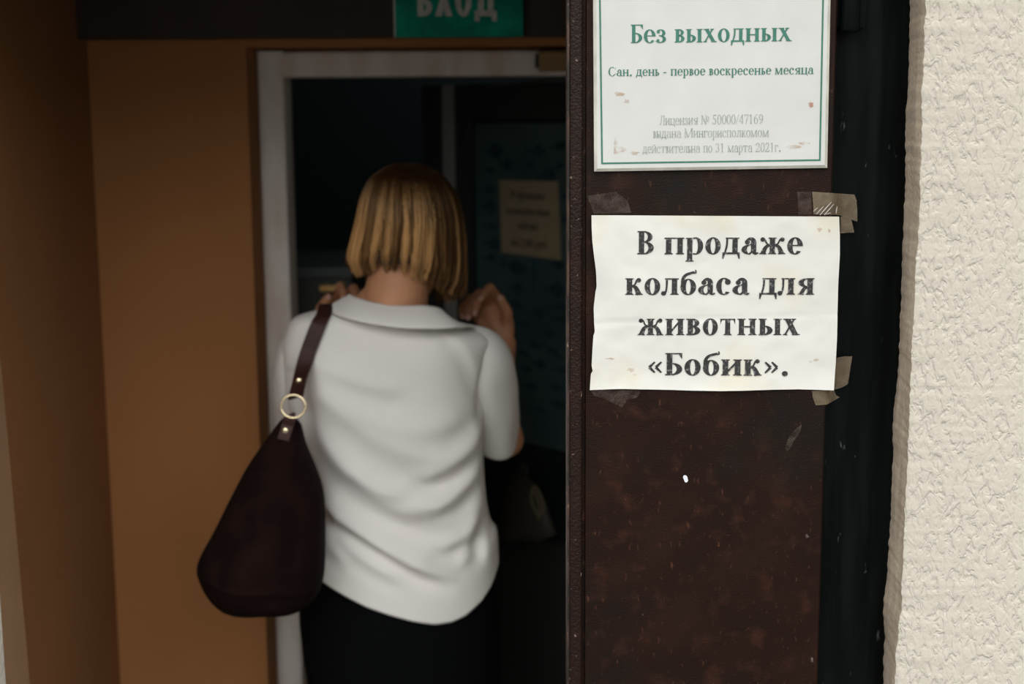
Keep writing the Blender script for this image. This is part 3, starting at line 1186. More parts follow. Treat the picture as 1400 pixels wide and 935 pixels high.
def paper_off(u, v):                                 # how far the sheet stands off the door, in metres
    d = 0.0016 + 0.0012 * math.sin(u * 5.0 + 1.0) * math.sin(v * 4.2)
    d += 0.0045 * max(0, (0.14 - u) / 0.14)**2 * (0.5 + 0.5 * math.sin(v * 9))
    d += 0.003 * max(0, (v - 0.86) / 0.14)**2 * (0.4 + 0.6 * math.sin(u * 7 + 0.6)**2)
    d += 0.0010 * noise.noise(Vector((u * 7, v * 5, 2.2))) + 0.0005 * noise.noise(Vector((u * 18, v * 13, 6.2)))
    d -= 0.0007 * math.exp(-((v - 0.62 + 0.05 * u) / 0.012)**2)
    return max(d, 0.0005)


NU, NV = 90, 64
rows, rows_b = [], []
for j in range(NV + 1):
    v = j / NV
    py = lerp(294, 532, v)
    a, c = interp(left_e, py), interp(right_e, py)
    r, rb_ = [], []
    for i in range(NU + 1):
        u = i / NU
        px = lerp(a, c, u)
        yy = py + (lerp(0, 2, u) if v < .5 else 0) * (1 - v) + v**8 * interp(bot_e, px)
        q = at(px, yy, Y_LEAF)
        q.y = Y_LEAF - paper_off(u, v)
        r.append(q)
        rb_.append(q + Vector((0, 0.00012, 0)))
    rows.append(r)
    rows_b.append(rb_)
pn = empty('paper_notice', rows[-1][NU // 2])
tag(pn, 'white paper notice with large black printed letters taped to the brown door', 'notice')
mb = MB()
mb.grid(rows)
mb.grid(rows_b)
edge = [r[0] for r in rows] + rows[-1][1:] + [r[-1] for r in rows[::-1]][1:] + rows[0][::-1][1:]
edge_b = [r[0] for r in rows_b] + rows_b[-1][1:] + [r[-1] for r in rows_b[::-1]][1:] + rows_b[0][::-1][1:]
mb.grid([edge, edge_b])
mb.build('sheet', M['paper'], pn, fix=False)
P00, P10, P01 = at(811, 294, Y_LEAF), at(1146, 295, Y_LEAF), at(811, 532, Y_LEAF)


def on_sheet(p):
    u = (p.x - P00.x) / (P10.x - P00.x)
    v = (P00.z - p.z) / (P00.z - P01.z)
    return Vector((p.x, Y_LEAF - paper_off(max(0, min(1, u)), max(0, min(1, v))) - 0.00045, p.z))


for text, x0, x1, y, cap, tk in (('В продаже', 871, 1097, 347.3, 31.5, 0), ('колбаса для', 854.5, 1112.5, 402.5, 31.5, 0),
                             ('животных', 871.5, 1093, 457.7, 31.5, 14), ('«Бобик».', 886, 1076.5, 512.6, 31, 0)):
    mb = MB()
    text_line(mb, text, at(x0, y, Y_LEAF), at(x1, y, Y_LEAF), Vector((0, 0, 1)), cap * Y_LEAF / F * 1.012, 148, 36, push=on_sheet, track=tk)
    mb.build('lettering', M['black_ink'], pn, fix=False)
mb = MB()
for a in ((1121, 314, 4, 3.5), (1134, 315, 2.5, 2.5), (1116, 492, 5, 2.5), (1108, 494, 3, 2)):
    c = at(a[0], a[1], Y_LEAF)
    mb = MB()
    blotch(mb, *a, on_sheet(c).y - 0.0003, a[0] * .1)
    mb.build('stain', M['stain'], pn)
for a in ((862, 505, 6, 4), (835, 490, 8, 2), (868, 512, 4, 2)):
    c = at(a[0], a[1], Y_LEAF)
    mb = MB()
    blotch(mb, *a, on_sheet(c).y - 0.0003, a[0] * .1)
    mb.build('stain', M['stain'], pn)


# ------------------------------------------------------------------ tapes
def tape(outline, Y, name, label, mtl, wob=0.0008, seed=1.0, yfun=None):
    ring = []
    pts = outline
    for i in range(len(pts)):
        a, c = pts[i], pts[(i + 1) % len(pts)]
        for k in range(5):
            t = k / 5
            j = 0.5 * noise.noise(Vector((a[0] * .3 + k * 1.3, a[1] * .3, seed)))
            ring.append((lerp(a[0], c[0], t) + j, lerp(a[1], c[1], t) + j * .7))
    V = []
    for px, py in ring:
        yy = yfun(px, py) if yfun else Y
        p = at(px, py, yy)
        p.y -= wob * abs(noise.noise(Vector((px * .11, py * .11, seed))))
        V.append(p)
    m_ = MB()
    m_.prism(V, Vector((0, 0.00025, 0)))
    return tag(m_.build(name, mtl), label, 'tape', None)


def edge_y(px, py):
    return Y_LEAF - 0.0008 if px < leaf_px(py) + 1 else lerp(Y_LEAF - 0.0008, Y_FRAME - 0.003, min(1, (px - leaf_px(py)) / 14))


def leaf_px(py):
    return lerp(1145.5, 1118, py / 935)


def strip_tape(rows_px, name, label, mtl, seed, group=None):
    """tape as a bent strip: rows of (px, py) columns that follow the leaf edge on to the frame"""
    m_ = MB()
    R = []
    for r in rows_px:
        R.append([])
        for k in range(17):
            t = k / 16
            px, py = interp([(i / (len(r) - 1), q[0]) for i, q in enumerate(r)], t), interp([(i / (len(r) - 1), q[1]) for i, q in enumerate(r)], t)
            p = at(px, py, edge_y(px, py))
            p.y -= 0.0009 * abs(noise.noise(Vector((px * .13, py * .13, seed)))) + 0.0003
            R[-1].append(p)
    m_.grid(R)
    m_.grid([[p + Vector((0, .0002, 0)) for p in r] for r in R])
    return tag(m_.build(name, mtl), label, 'tape', group)


t1 = strip_tape([[(1110, 262), (1140, 264), (1168, 266)], [(1111, 272), (1142, 274), (1171, 274)],
                 [(1112, 284), (1145, 284), (1172, 288)], [(1112, 293), (1147, 294), (1172, 303)]],
                'adhesive_tape', 'creased yellowed tape above the top corner of the paper notice', M['tape'], 1.0)
mb = MB()
for (x0, y0, x1, y1, wd) in ((1112, 289, 1118, 284, .0010), (1116, 293, 1126, 282, .0012), (1121, 294, 1137, 276, .0013),
                             (1127, 294, 1140, 279, .0012), (1143, 292, 1144.5, 282, .0012), (1129, 293, 1136, 291, .0008)):
    A, B = at(x0, y0, Y_LEAF - .0028), at(x1, y1, Y_LEAF - .0028)
    mb.tube([A, A.lerp(B, .5), B], [wd * .3, wd * .55, wd * .25], 6)
tag(mb.build('crease', M['tape_crease'], t1), 'pale diagonal creases')
strip_tape([[(1149, 296), (1160, 296), (1163, 297)], [(1149, 305), (1161, 305), (1165, 305)], [(1149, 319), (1160, 318), (1168, 318)]],
           'adhesive_tape', 'torn tape scrap hanging on the dark frame beside the paper notice', M['tape'], 2.0)
strip_tape([[(1143, 489), (1155, 487), (1165, 487)], [(1141, 510), (1152, 508), (1162, 507)], [(1139, 533), (1150, 530), (1159, 525)]],
           'adhesive_tape', 'brownish tape wrapping the lower corner of the paper notice onto the frame', M['tape'], 3.0)
strip_tape([[(1110, 534), (1125, 533.5), (1140, 533)], [(1111, 543), (1127, 543), (1143, 540)], [(1115, 554), (1130, 553), (1148, 543)]],
           'adhesive_tape', 'brownish tape tail under the lower edge of the paper notice', M['tape'], 4.0)
tape([(806, 532), (830, 533), (876, 533), (872, 543), (858, 546), (850, 556), (838, 551), (826, 545), (812, 541)], Y_LEAF - 0.0009,
     'adhesive_tape', 'crumpled clear tape under the lower corner nearest the bead', M['tape_clear'], 0.003, 5.0)
tape([(1090, 262), (1109, 262), (1110, 293), (1092, 293)], Y_LEAF - 0.0006, 'adhesive_tape',
     'nearly invisible old clear tape between the plate and the paper notice', M['tape_clear'], 0.0004, 6.0)
tape([(803, 268), (842, 262), (858, 274), (863, 291), (812, 292)], Y_LEAF - 0.0006, 'adhesive_tape',
     'scuffed clear tape residue over the top corner nearest the bead', M['tape_clear'], 0.0006, 7.0)
tape([(1073, 611), (1079, 596), (1088, 586), (1096, 580), (1094, 590), (1086, 602), (1080, 614), (1075, 616)], Y_LEAF - 0.0006,
     'adhesive_tape', 'small pale tape scrap low on the brown door', M['tape_clear'], 0.0006, 8.0)

# ------------------------------------------------------------------ green entrance board over the doorway
yb = 2.575
b0, b1 = at(541, 51, yb), at(715, 49.5, yb)
axb = (b1 - b0).normalized()
upb = Vector((-axb.z, 0, axb.x))
eb = empty('entrance_board', b0.lerp(b1, .5))
tag(eb, 'green board with pale capital letters above the inner doorway', 'sign')
mb = MB()
wd = (b1 - b0).length
mb.obox(b0 + Vector((0, 0, 0)), axb * wd, Vector((0, 0.02, 0)), upb * 0.135)
mb.build('board', M['green_board'], eb)
mb = MB()
mb.obox(b0 - axb * 0.003, axb * 0.003, Vector((0, 0.02, 0)), upb * 0.135)
mb.build('edge_strip', M['board_edge'], eb)
mb = MB()
text_line(mb, 'ВХОД', at(571, 22.5, yb - .0012), at(679, 21.8, yb - .0012), upb, 44 * yb / F, 0, 0, fn=sans, cap=700.0, track=18)
mb.build('lettering', M['board_letter'], eb, fix=False)

# ------------------------------------------------------------------ door closer on the white frame
c0, c1 = at(737, 97, 2.705), at(737, 70, 2.705)
dc = empty('door_closer', (c0.x + .09, 2.73, c0.z))
tag(dc, 'ochre box of a door closer on the white door frame', 'door closer')
mb = MB()
x0, z0, z1, r_ = c0.x, c0.z, c1.z, 0.004
prof = []
for (u, v, a0) in ((z0 + r_, 2.705 + r_, 180), (z1 - r_, 2.705 + r_, 270)):
    for k in range(5):
        t = math.radians(a0 + 90 * k / 4)
        prof.append((u + r_ * math.cos(t), v + r_ * math.sin(t)))
prof += [(z1, Y_INNER), (z0, Y_INNER)]
mb.grid([[Vector((x, v, u)) for u, v in prof] for x in (x0, x0 + 0.2)], True, 0, False, True)
mb.build('closer_body', M['closer'], dc)
mb = MB()
mb.box(x0 - 0.007, x0, 2.712, Y_INNER, z0 + 0.006, z1 - 0.004)
mb.build('end_cap', M['dark_metal'], dc)
mb = MB()
A, B = at(790, 106.5, 2.80), at(662, 119.5, 3.20)
u = (B - A).normalized()
mb.obox(A, B - A, Vector((0.01, 0.012, 0)), Vector((0, 0, 0.004)))
mb.tube([at(790, 104, 2.80), at(790, 109, 2.80)], .009, 14)
mb.tube([at(790, 104, 2.80), at(790, 92, 2.745)], .006, 14)
mb.build('closer_arm', M['steel'], dc)

# ------------------------------------------------------------------ inner door standing open, with glass and poster
HG = Vector((0.335, 2.84, 0.0))
DT = Vector((-0.70, 0.714, 0)).normalized()
DN = Vector((-DT.y, DT.x, 0)) * -1                    # towards the room's dark side
DNF = Vector((-0.714, -0.70, 0)).normalized()         # side that faces the doorway
LEN = 0.75


def tz(px, py, off=0.0):
    p = atp(px, py, HG + DNF * off, DNF)
    return (p - HG).dot(DT), p.z


_, ztop = tz(605, 117)
d2 = empty('door_2', HG)
tag(d2, 'dark glazed inner door standing open behind the woman', 'door', None, 'structure')


def slab(mb, t0, t1, z0, z1, a=-0.022, b=0.022, mi=0):
    mb.obox(HG + DT * t0 + Vector((0, 0, z0)) + DNF * a, DT * (t1 - t0), DNF * (b - a), Vector((0, 0, z1 - z0)), mi)


tA = tz(632, 250)[0]
tB = tz(619, 250)[0]
tG = tz(648, 250)[0]
zg = tz(700, 162)[1]
zk = tz(700, 720)[1]
mb = MB()
slab(mb, tA, tB, 0.02, ztop, -0.022, 0.030)
mb.build('stile', M['door_grey'], d2)
mb = MB()
slab(mb, tB, LEN, 0.02, ztop)
slab(mb, tG, tA, 0.02, ztop)
slab(mb, 0.0, 0.07, 0.02, ztop)
slab(mb, 0.07, tG, zg, ztop)
slab(mb, 0.07, tG, 0.02, zk)
mb.build('door_frame', M['door_dark'], d2)
mb = MB()
slab(mb, 0.07, tG, zk, zg, -0.004, 0.004)
g_ = mat('dark glass', (0.02, 0.03, 0.03), 0.08)
mb.build('glass_pane', g_, d2)
mb = MB()
hb = tz(716, 652)
hk = HG + DT * hb[0] + Vector((0, 0, hb[1]))
mb.tube([hk + DNF * .02, hk + DNF * .06], .008, 12)
mb.tube([hk + DNF * .06 - DT * .01, hk + DNF * .062 + DT * .09], .008, 12)
mb.build('handle', M['dark_metal'], d2)

# fish poster on the glass
p_t0, p_t1 = 0.085, tz(653, 300)[0]
p_z1, p_z0 = tz(700, 168)[1], tz(700, 600)[1]
mb = MB()
o = HG + DT * p_t0 + Vector((0, 0, p_z0)) + DNF * 0.0045
mb.obox(o, DT * (p_t1 - p_t0), DNF * 0.0006, Vector((0, 0, p_z1 - p_z0)))
fp = mb.build('fish_poster', M['poster'])
tag(fp, 'teal poster of many dark fish on the inner door', 'poster')


def fish(mb, px, py, ln, ht, ang, kind):
    t0, z0 = tz(px, py, 0.0056)
    c = HG + DT * t0 + Vector((0, 0, z0)) + DNF * 0.0056
    k = 3.0 / F
    pts = []
    for i in range(15):
        u = i / 14
        pts.append((0.5 - u * 0.78, (math.sin(math.pi * min(1, u * 1.02))**0.75 * .5 + .02 * (u > .9)) * (1 if kind != 1 else 1 + .5 * math.exp(-((u - .45) / .12)**2))))
    top = [(x, y) for x, y in pts] + [(-0.5, .36), (-0.44, 0)]
    botm = [(-0.5, -.36)] + [(x, -y * (.9 if kind != 2 else 1.15)) for x, y in pts[::-1]][:-1]
    poly = top + botm
    ca, sa = math.cos(ang), math.sin(ang)
    P2 = []
    for x, y in poly:
        X, Y2 = x * ln * 1.42, y * ht
        P2.append((X * ca - Y2 * sa, X * sa + Y2 * ca))
    vs = [c - DT * (x * k) + Vector((0, 0, y * k)) for x, y in P2]
    mb.add(vs, tessellate_polygon([[Vector((x, y, 0)) for x, y in P2]]))


mb = MB()
for a in ((675, 207, 30, 25, .1, 0), (732, 207, 32, 14, 0, 1), (764, 199, 26, 10, .2, 2), (693, 225, 25, 20, -.1, 0),
          (724, 226, 20, 8, 0, 2), (668, 233, 22, 8, 0, 1), (746, 240, 28, 20, .1, 1), (764, 228, 16, 9, .3, 0),
          (668, 259, 22, 14, 0, 0), (668, 282, 22, 18, 0, 1), (670, 309, 26, 9, 0, 0), (673, 333, 28, 16, 0, 2),
          (772, 268, 14, 10, 0, 0), (771, 300, 14, 9, 0, 1), (703, 365, 40, 20, -.15, 0), (669, 352, 22, 8, .1, 1),
          (761, 362, 22, 16, 0, 0), (730, 372, 40, 6, 1.57, 2), (758, 396, 30, 18, 0, 1), (705, 394, 22, 15, 0, 0),
          (735, 429, 18, 13, 0, 1), (704, 416, 28, 11, -.3, 0), (714, 442, 26, 9, 0, 2), (764, 420, 26, 9, .1, 0),
          (764, 436, 24, 7, 0, 2), (748, 455, 28, 8, -.1, 1), (727, 470, 26, 11, -.2, 1), (714, 482, 26, 10, -.25, 0),
          (755, 480, 32, 9, -.35, 1), (737, 498, 20, 15, -.1, 0), (716, 503, 26, 9, 0, 2), (766, 506, 22, 8, 0, 0),
          (724, 528, 26, 9, 0, 1), (760, 530, 26, 9, 0, 0), (762, 552, 28, 12, 0, 2), (735, 560, 24, 10, .1, 0)):
    mb = MB()
    fish(mb, *a)
    mb.build('fish_print', M['fish'], fp, fix=False)

# notice sheet taped over the poster
nt4 = [tz(682.5, 246, .008), tz(763, 248, .008), tz(767, 356, .008), tz(685.5, 345, .008)]
nv = [HG + DT * t + Vector((0, 0, z)) + DNF * 0.0075 for t, z in nt4]
inn_ = empty('lunch_notice', nv[3].lerp(nv[2], .5))
tag(inn_, 'small yellowish printed notice stuck on the fish poster', 'notice')
mb = MB()
mb.prism(nv, DNF * 0.0006)
mb.build('sheet', M['note'], inn_)
for text, x0, y0, x1, y1 in (('В продаже', 699, 270.5, 745, 273.5), ('комплексные', 693, 292, 752, 296), ('обеды', 709, 313, 735, 315),
                             ('по 7.00 руб.', 699, 336, 749, 340)):
    mb = MB()
    q = []
    for X, Y_ in ((x0, y0), (x1, y1)):
        t, z = tz(X, Y_, .0084)
        q.append(HG + DT * t + Vector((0, 0, z)) + DNF * .0084)
    text_line(mb, text, q[0], q[1], Vector((0, 0, 1)), 10.5 * 3.1 / F, 150, 50)
    mb.build('lettering', M['black_ink'], inn_, fix=False)

# grey bag hanging from the inner door's handle
def hb_pt(px, py, off):
    return atp(px, py, HG + DNF * off, DNF)


hbg = empty('carrier_bag', hb_pt(728, 740, .06))
tag(hbg, 'dim grey carrier bag with a pale loop mark hanging on the inner door', 'bag')
mb = MB()
prof = [(650, 700, 722, .055, .066), (662, 692, 736, .045, .085), (685, 688, 746, .035, .105), (712, 684, 756, .03, .115), (728, 682, 761, .03, .115), (738, 686, 752, .04, .10)]
rows = []
for py, a, c, o0, o1 in prof:
    r = []
    for k in range(28):
        t = 2 * math.pi * k / 28
        cx, hw = (a + c) / 2, (c - a) / 2
        x = cx + hw * math.copysign(abs(math.cos(t))**.6, math.cos(t))
        off = (o0 + o1) / 2 + (o1 - o0) / 2 * math.copysign(abs(math.sin(t))**.7, math.sin(t))
        r.append(hb_pt(x, py + 3 * math.sin(x * .3), off))
    rows.append(r)
mb.grid(rows, True, 0, True, True)
mb.build('bag_body', M['grey_bag'], hbg)
mb = MB()
lp = [hb_pt(x, y, .062) for x, y in ((712, 655), (712, 640), (717, 634), (720, 641), (719, 655))]
mb.tube(spline(lp, 5), .003, 8)
mb.build('bag_handle', M['grey_bag'], hbg)
mb = MB()
loop = [(728, 668), (726, 680), (730, 694), (737, 704), (743, 698), (742, 686), (737, 673), (732, 666), (728, 668), (735, 682), (738, 697), (736, 710)]
mb.tube(spline([hb_pt(x, y, .122) for x, y in loop], 5), .0022, 6)
tag(mb.build('loop_mark', M['bag_mark'], hbg), 'pale twisted loop')

# cabinet with a brass bar handle inside the shop
cb_ = empty('storage_cabinet', (at(420, 700, 2.99).x, 3.2, 0))
tag(cb_, 'dim grey green cabinet with brass bar handle inside the shop', 'cabinet')
ca_, cz = at(399, 420, 2.99), at(420, 378, 2.99).z
mb = MB()
mb.box(ca_.x - 0.5, at(480, 400, 2.99).x, 2.99, 3.35, 0, cz)
mb.build('cabinet_body', M['cabinet'], cb_)
mb = MB()
mb.box(ca_.x - 0.52, at(483, 400, 2.99).x, 2.975, 3.37, cz, cz + .02)
mb.build('worktop', M['dark_room'], cb_)
mb = MB()
h0, h1 = at(437, 394, 2.93), at(470, 394, 2.93)
mb.tube([h0, h0.lerp(h1, .02), h0.lerp(h1, .98), h1], [.005, .0075, .0075, .005], 12)
for t in (.15, .85):
    q = h0.lerp(h1, t)
    mb.tube([q, q + Vector((0, .06, 0))], .004, 8)
tag(mb.build('bar_handle', M['brass'], cb_), 'brass bar handle')
# ------------------------------------------------------------------ the woman
YP = 2.40                                             # depth of her spine
base = at(548, 700, YP)
base.z = 0
woman = empty('person', base)
tag(woman, 'person seen from behind in a white short sleeved shirt with blond bob, both hands raised', 'person')


def remesh(mb, name, mtl, parent, voxel, smooth_it=6):
    tmp = mb.build('tmp', mtl, None, fix=True)
    md = tmp.modifiers.new('r', 'REMESH')
    md.mode = 'VOXEL'
    md.voxel_size = voxel
    md.use_smooth_shade = True
    sm = tmp.modifiers.new('s', 'SMOOTH')
    sm.factor = 0.5
    sm.iterations = smooth_it
    dg = bpy.context.evaluated_depsgraph_get()
    me = bpy.data.meshes.new_from_object(tmp.evaluated_get(dg))
    me.name = name
    loc = Vector(tmp['_o'])
    bpy.data.objects.remove(tmp)
    d = loc - Vector(parent['_o'])
    me.transform(Matrix.Translation(d))
    o = bpy.data.objects.new(name, me)
    COL.objects.link(o)
    o.parent = parent
    me.materials.clear()
    me.materials.append(mtl)
    for p in me.polygons:
        p.use_smooth = True
    return o


HC = at(553, 305, 2.405)                              # centre of the skull
mb = MB()
mb.ellipsoid(HC + Vector((.002, 0, -.020)), (.069, .086, .090))
tilt = Matrix.Rotation(math.radians(-16), 3, 'X')
fw = tilt @ Vector((0, 1, 0))
dn = tilt @ Vector((0, 0, -1))
mb.ellipsoid(HC + dn * .062 + fw * .035, (.058, .062, .075), tilt)                 # face and jaw
mb.ellipsoid(HC + dn * .112 + fw * .072, (.024, .020, .020), tilt)                 # chin
mb.capsule(HC + fw * .096 + dn * .012, HC + fw * .116 + dn * .050, .008, .013)     # nose
for sg in (-1, 1):
    mb.ellipsoid(HC + fw * .106 + dn * .052 + Vector((sg * .010, 0, 0)), (.008, .008, .007))
    mb.ellipsoid(HC + fw * .074 + dn * .045 + Vector((sg * .035, 0, 0)), (.022, .022, .02), tilt)   # cheek
    mb.capsule(HC + fw * .092 + dn * .0 + Vector((sg * .012, 0, 0)), HC + fw * .078 + dn * .0 + Vector((sg * .048, 0, 0)), .008, .007)  # brow
    mb.ellipsoid(HC + fw * .0 + dn * .035 + Vector((sg * .076, 0, 0)), (.008, .018, .030), tilt)    # ear
mb.ellipsoid(HC + fw * .098 + dn * .080, (.020, .010, .006), tilt)                 # lips
mb.ellipsoid(HC + fw * .096 + dn * .090, (.018, .010, .007), tilt)
# neck and shoulders
nb, nt_ = at(538, 432, 2.375), at(549, 350, 2.385)
mb.capsule(nb, nt_, .057, .050, 24)
mb.capsule(nt_, HC + dn * .03, .050, .055, 24)
mb.capsule(at(496, 432, 2.385), at(522, 392, 2.38), .030, .022, 16)                 # trapezius
# trunk, well inside the clothes
for (py, hw, hd, dy) in ((508, .120, .070, 0), (530, .125, .080, 0), (580, .115, .080, .005), (650, .105, .075, .01), (720, .110, .078, .01),
                         (790, .118, .085, .01), (860, .125, .088, .01)):
    mb.ellipsoid(at(540, py, YP + dy), (hw, hd, .095))
mb.capsule(at(440, 474, 2.40), at(628, 496, 2.39), .046, .042, 18)


def limb(points, radii):
    for a, c, ra, rc in zip(points, points[1:], radii, radii[1:]):
        mb.capsule(a, c, ra, rc, 18)


# right arm (the one beside the brown door)
sh, el, wrp = at(645, 496, 2.395), at(690, 600, 2.50), at(690, 470, 2.615)
limb([sh, sh.lerp(el, .5), el], [.046, .041, .035])
limb([el, at(677, 550, 2.555), wrp], [.033, .031, .022])
# left arm
sh2, el2, wrl = at(428, 492, 2.40), at(404, 600, 2.52), at(446, 455, 2.615)
limb([sh2, sh2.lerp(el2, .5), el2], [.046, .041, .035])
limb([el2, el2.lerp(wrl, .3), wrl], [.035, .036, .023])


def finger(pts, r0, r1):
    n = len(pts)
    for i in range(n - 1):
        mb.capsule(pts[i], pts[i + 1], lerp(r0, r1, i / (n - 1)), lerp(r0, r1, (i + 1) / (n - 1)), 12)


def hand(wr, mcps, fingers, thumb):
    mb.capsule(wr, sum(mcps, Vector()) / 4, .021, .018, 14)
    for m_ in mcps:
        mb.capsule(wr.lerp(m_, .25), m_, .012, .0105, 12)
    for a, c in zip(mcps, mcps[1:]):
        mb.capsule(a, c, .0105, .010, 12)
    for m_, f, r in zip(mcps, fingers, (.0092, .0096, .0092, .0080)):
        finger([m_] + f, r * 1.06, r * .86)
    mb.capsule(wr.lerp(thumb[0], .6), thumb[0], .017, .016, 14)
    finger(thumb, .0135, .0092)


UP = -3
R_m = [at(684, 416 + UP, 2.632), at(672, 420 + UP, 2.640), at(661, 427 + UP, 2.640), at(652, 436 + UP, 2.632)]
R_f = [[at(670, 396 + UP, 2.600), at(663, 403 + UP, 2.582), at(657.5, 411 + UP, 2.575)],
       [at(655, 404 + UP, 2.600), at(650.5, 417 + UP, 2.576), at(649.5, 429 + UP, 2.572)],
       [at(644, 411 + UP, 2.602), at(640, 423 + UP, 2.580), at(640, 435 + UP, 2.576)],
       [at(634, 420 + UP, 2.602), at(631, 427 + UP, 2.586), at(632, 434 + UP, 2.582)]]
R_t = [at(692, 446 + UP, 2.620), at(693, 430 + UP, 2.600), at(684, 411 + UP, 2.590)]
hand(wrp, R_m, R_f, R_t)
L_m = [at(461, 410, 2.640), at(473, 414, 2.645), at(486, 420, 2.645), at(496, 428, 2.640)]
L_f = [[at(465.5, 391, 2.600), at(469, 399, 2.580), at(470, 408, 2.574)],
       [at(484, 394, 2.602), at(486, 404, 2.582), at(486, 412, 2.577)],
       [at(497, 402, 2.604), at(498, 411, 2.584), at(497, 420, 2.580)],
       [at(507, 413, 2.606), at(507, 421, 2.590), at(505, 428, 2.586)]]
L_t = [at(436, 437, 2.620), at(440, 421, 2.600), at(449, 407, 2.592)]
hand(wrl, L_m, L_f, L_t)
# legs and feet
for sg in (-1, 1):
    hip = base + Vector((sg * .068, .01, .84))
    knee = base + Vector((sg * .080, .0, .47))
    ank = base + Vector((sg * .080, .0, .085))
    limb([hip, hip.lerp(knee, .5), knee], [.078, .070, .054])
    limb([knee, knee.lerp(ank, .35), ank], [.054, .052, .034])
    mb.capsule(ank + Vector((0, -.02, -.035)), ank + Vector((sg * .015, .13, -.055)), .032, .026, 14)
body = remesh(mb, 'body', M['skin'], woman, .0032, 4)

for f, d in ((R_f[0], 1), (R_f[1], 1), (R_f[2], 1), (R_f[3], 1), (R_t, 1), (L_f[0], 1), (L_t, 1)):
    a, c = f[-2], f[-1]
    ax_ = (c - a).normalized()
    toward = (CAM - c).normalized()
    nrm = (toward - ax_ * toward.dot(ax_)).normalized()
    side = ax_.cross(nrm)
    R3 = Matrix((side, ax_, nrm)).transposed()
    mb = MB()
    mb.ellipsoid(c + ax_ * .003 + nrm * .0064, (.0050, .0066, .0022), R3, 14, 8)
    mb.build('fingernail', M['nail'], woman)
for sg in (-1, 1):
    mb = MB()
    mb.ellipsoid(HC + fw * .083 + dn * .022 + Vector((sg * .031, 0, 0)), (.0115, .0115, .0085), tilt, 16, 10)
    mb.build('eye', M['eye'], woman)
mb = MB()
mb.ellipsoid(HC + fw * .103 + dn * .085, (.019, .007, .008), tilt, 16, 8)
mb.build('mouth', M['lip'], woman)

# ---- shirt
hem = [(380, 740), (405, 752), (443, 769), (480, 785), (510, 798), (540, 808), (570, 816), (600, 821.5), (622, 820), (640, 814), (660, 800), (672, 786), (682, 766)]
rowsT = [  # py, left, right, half depth, centre depth
    (417, 488, 584, .040, 2.385), (424, 440, 592, .056, 2.385), (432, 407, 606, .070, 2.388), (441, 397, 622, .078, 2.39),
    (452, 392, 660, .086, 2.392), (466, 388, 676, .092, 2.394), (485, 388, 674, .097, 2.396), (510, 389, 668, .100, 2.40),
    (540, 393, 664, .102, 2.40), (570, 401, 662, .104, 2.40), (600, 411, 661, .106, 2.40), (640, 424, 661, .107, 2.402),
    (675, 434, 663, .108, 2.405), (700, 438, 665, .110, 2.408), (735, 436, 670, .114, 2.41), (770, 428, 679, .119, 2.412), (822, 420, 682, .124, 2.414)]
TL = [[(r[0], r[k]) for r in rowsT] for k in range(1, 5)]

FOLDS = [  # polyline in the photograph's frame on the back of the shirt, amplitude (m), width above, width below (px)
    ([(424, 505), (436, 560), (452, 610), (490, 655), (540, 690), (600, 705), (640, 700)], .0085, 24, 13),
    ([(438, 672), (462, 700), (492, 724), (540, 755), (585, 778), (630, 790)], .0105, 20, 9),
    ([(430, 500), (455, 545), (500, 590), (560, 618), (610, 622), (648, 606)], .0060, 20, 15),
    ([(662, 574), (645, 606), (620, 632), (590, 648), (556, 650)], .0075, 15, 9),
    ([(664, 596), (650, 640), (626, 672), (596, 690), (556, 688)], .0070, 14, 9),
    ([(664, 640), (655, 686), (640, 722), (612, 742), (580, 742)], .0060, 14, 9),
    ([(428, 492), (470, 512), (520, 528), (560, 530)], .0042, 18, 12),
    ([(640, 560), (600, 584), (550, 586), (505, 565), (460, 520)], .0040, 22, 14),
    ([(678, 474), (664, 510), (657, 545), (655, 582)], -.0075, 7, 7),
    ([(668, 700), (664, 735), (668, 775)], .0045, 9, 7),
    ([(650, 700), (640, 745), (628, 780)], .0035, 10, 8),
    ([(450, 700), (470, 735), (520, 775), (570, 795)], .0040, 12, 9),
    ([(445, 720), (452, 745), (480, 775)], .0035, 9, 8),
    ([(612, 450), (640, 480), (658, 520), (662, 560)], .0030, 12, 8),
    ([(480, 640), (520, 668), (560, 676)], .0030, 10, 8),
]
FOLDS = [([(q.x, q.y) for q in spline([(x, y, 0) for x, y in f], 5)], a, wa, wb) for f, a, wa, wb in FOLDS]


def fold_amount(px, py):
    tot = 0
    for pts, A, wa, wb in FOLDS:
        best, sd, tt = 1e9, 0, 0
        n = len(pts) - 1
        for i in range(n):
            ax0, ay0 = pts[i]
            bx, by = pts[i + 1]
            dx, dy = bx - ax0, by - ay0
            l2 = dx * dx + dy * dy
            t = max(0, min(1, ((px - ax0) * dx + (py - ay0) * dy) / l2))
            ex, ey = px - ax0 - dx * t, py - ay0 - dy * t
            d = ex * ex + ey * ey
            if d < best:
                best = d
                sd = 1 if ey < 0 else -1          # above or below the crest
                tt = (i + t) / n
        d = math.sqrt(best)
        wgt = min(1, tt / .15 + .25) * min(1, (1 - tt) / .25 + .0)
        ridge = math.exp(-(d / (wa if sd > 0 else wb))**2)
        valley = 0 if sd > 0 else math.exp(-((d - 2.1 * wb) / (wb * 1.1))**2)
        tot += 1.45 * A * wgt * (ridge - .55 * valley)
    return tot


def to_px(p):
    q = ROT.transposed() @ (p - CAM)
    return 700 + F * q.x / -q.z, 467.5 - F * q.y / -q.z


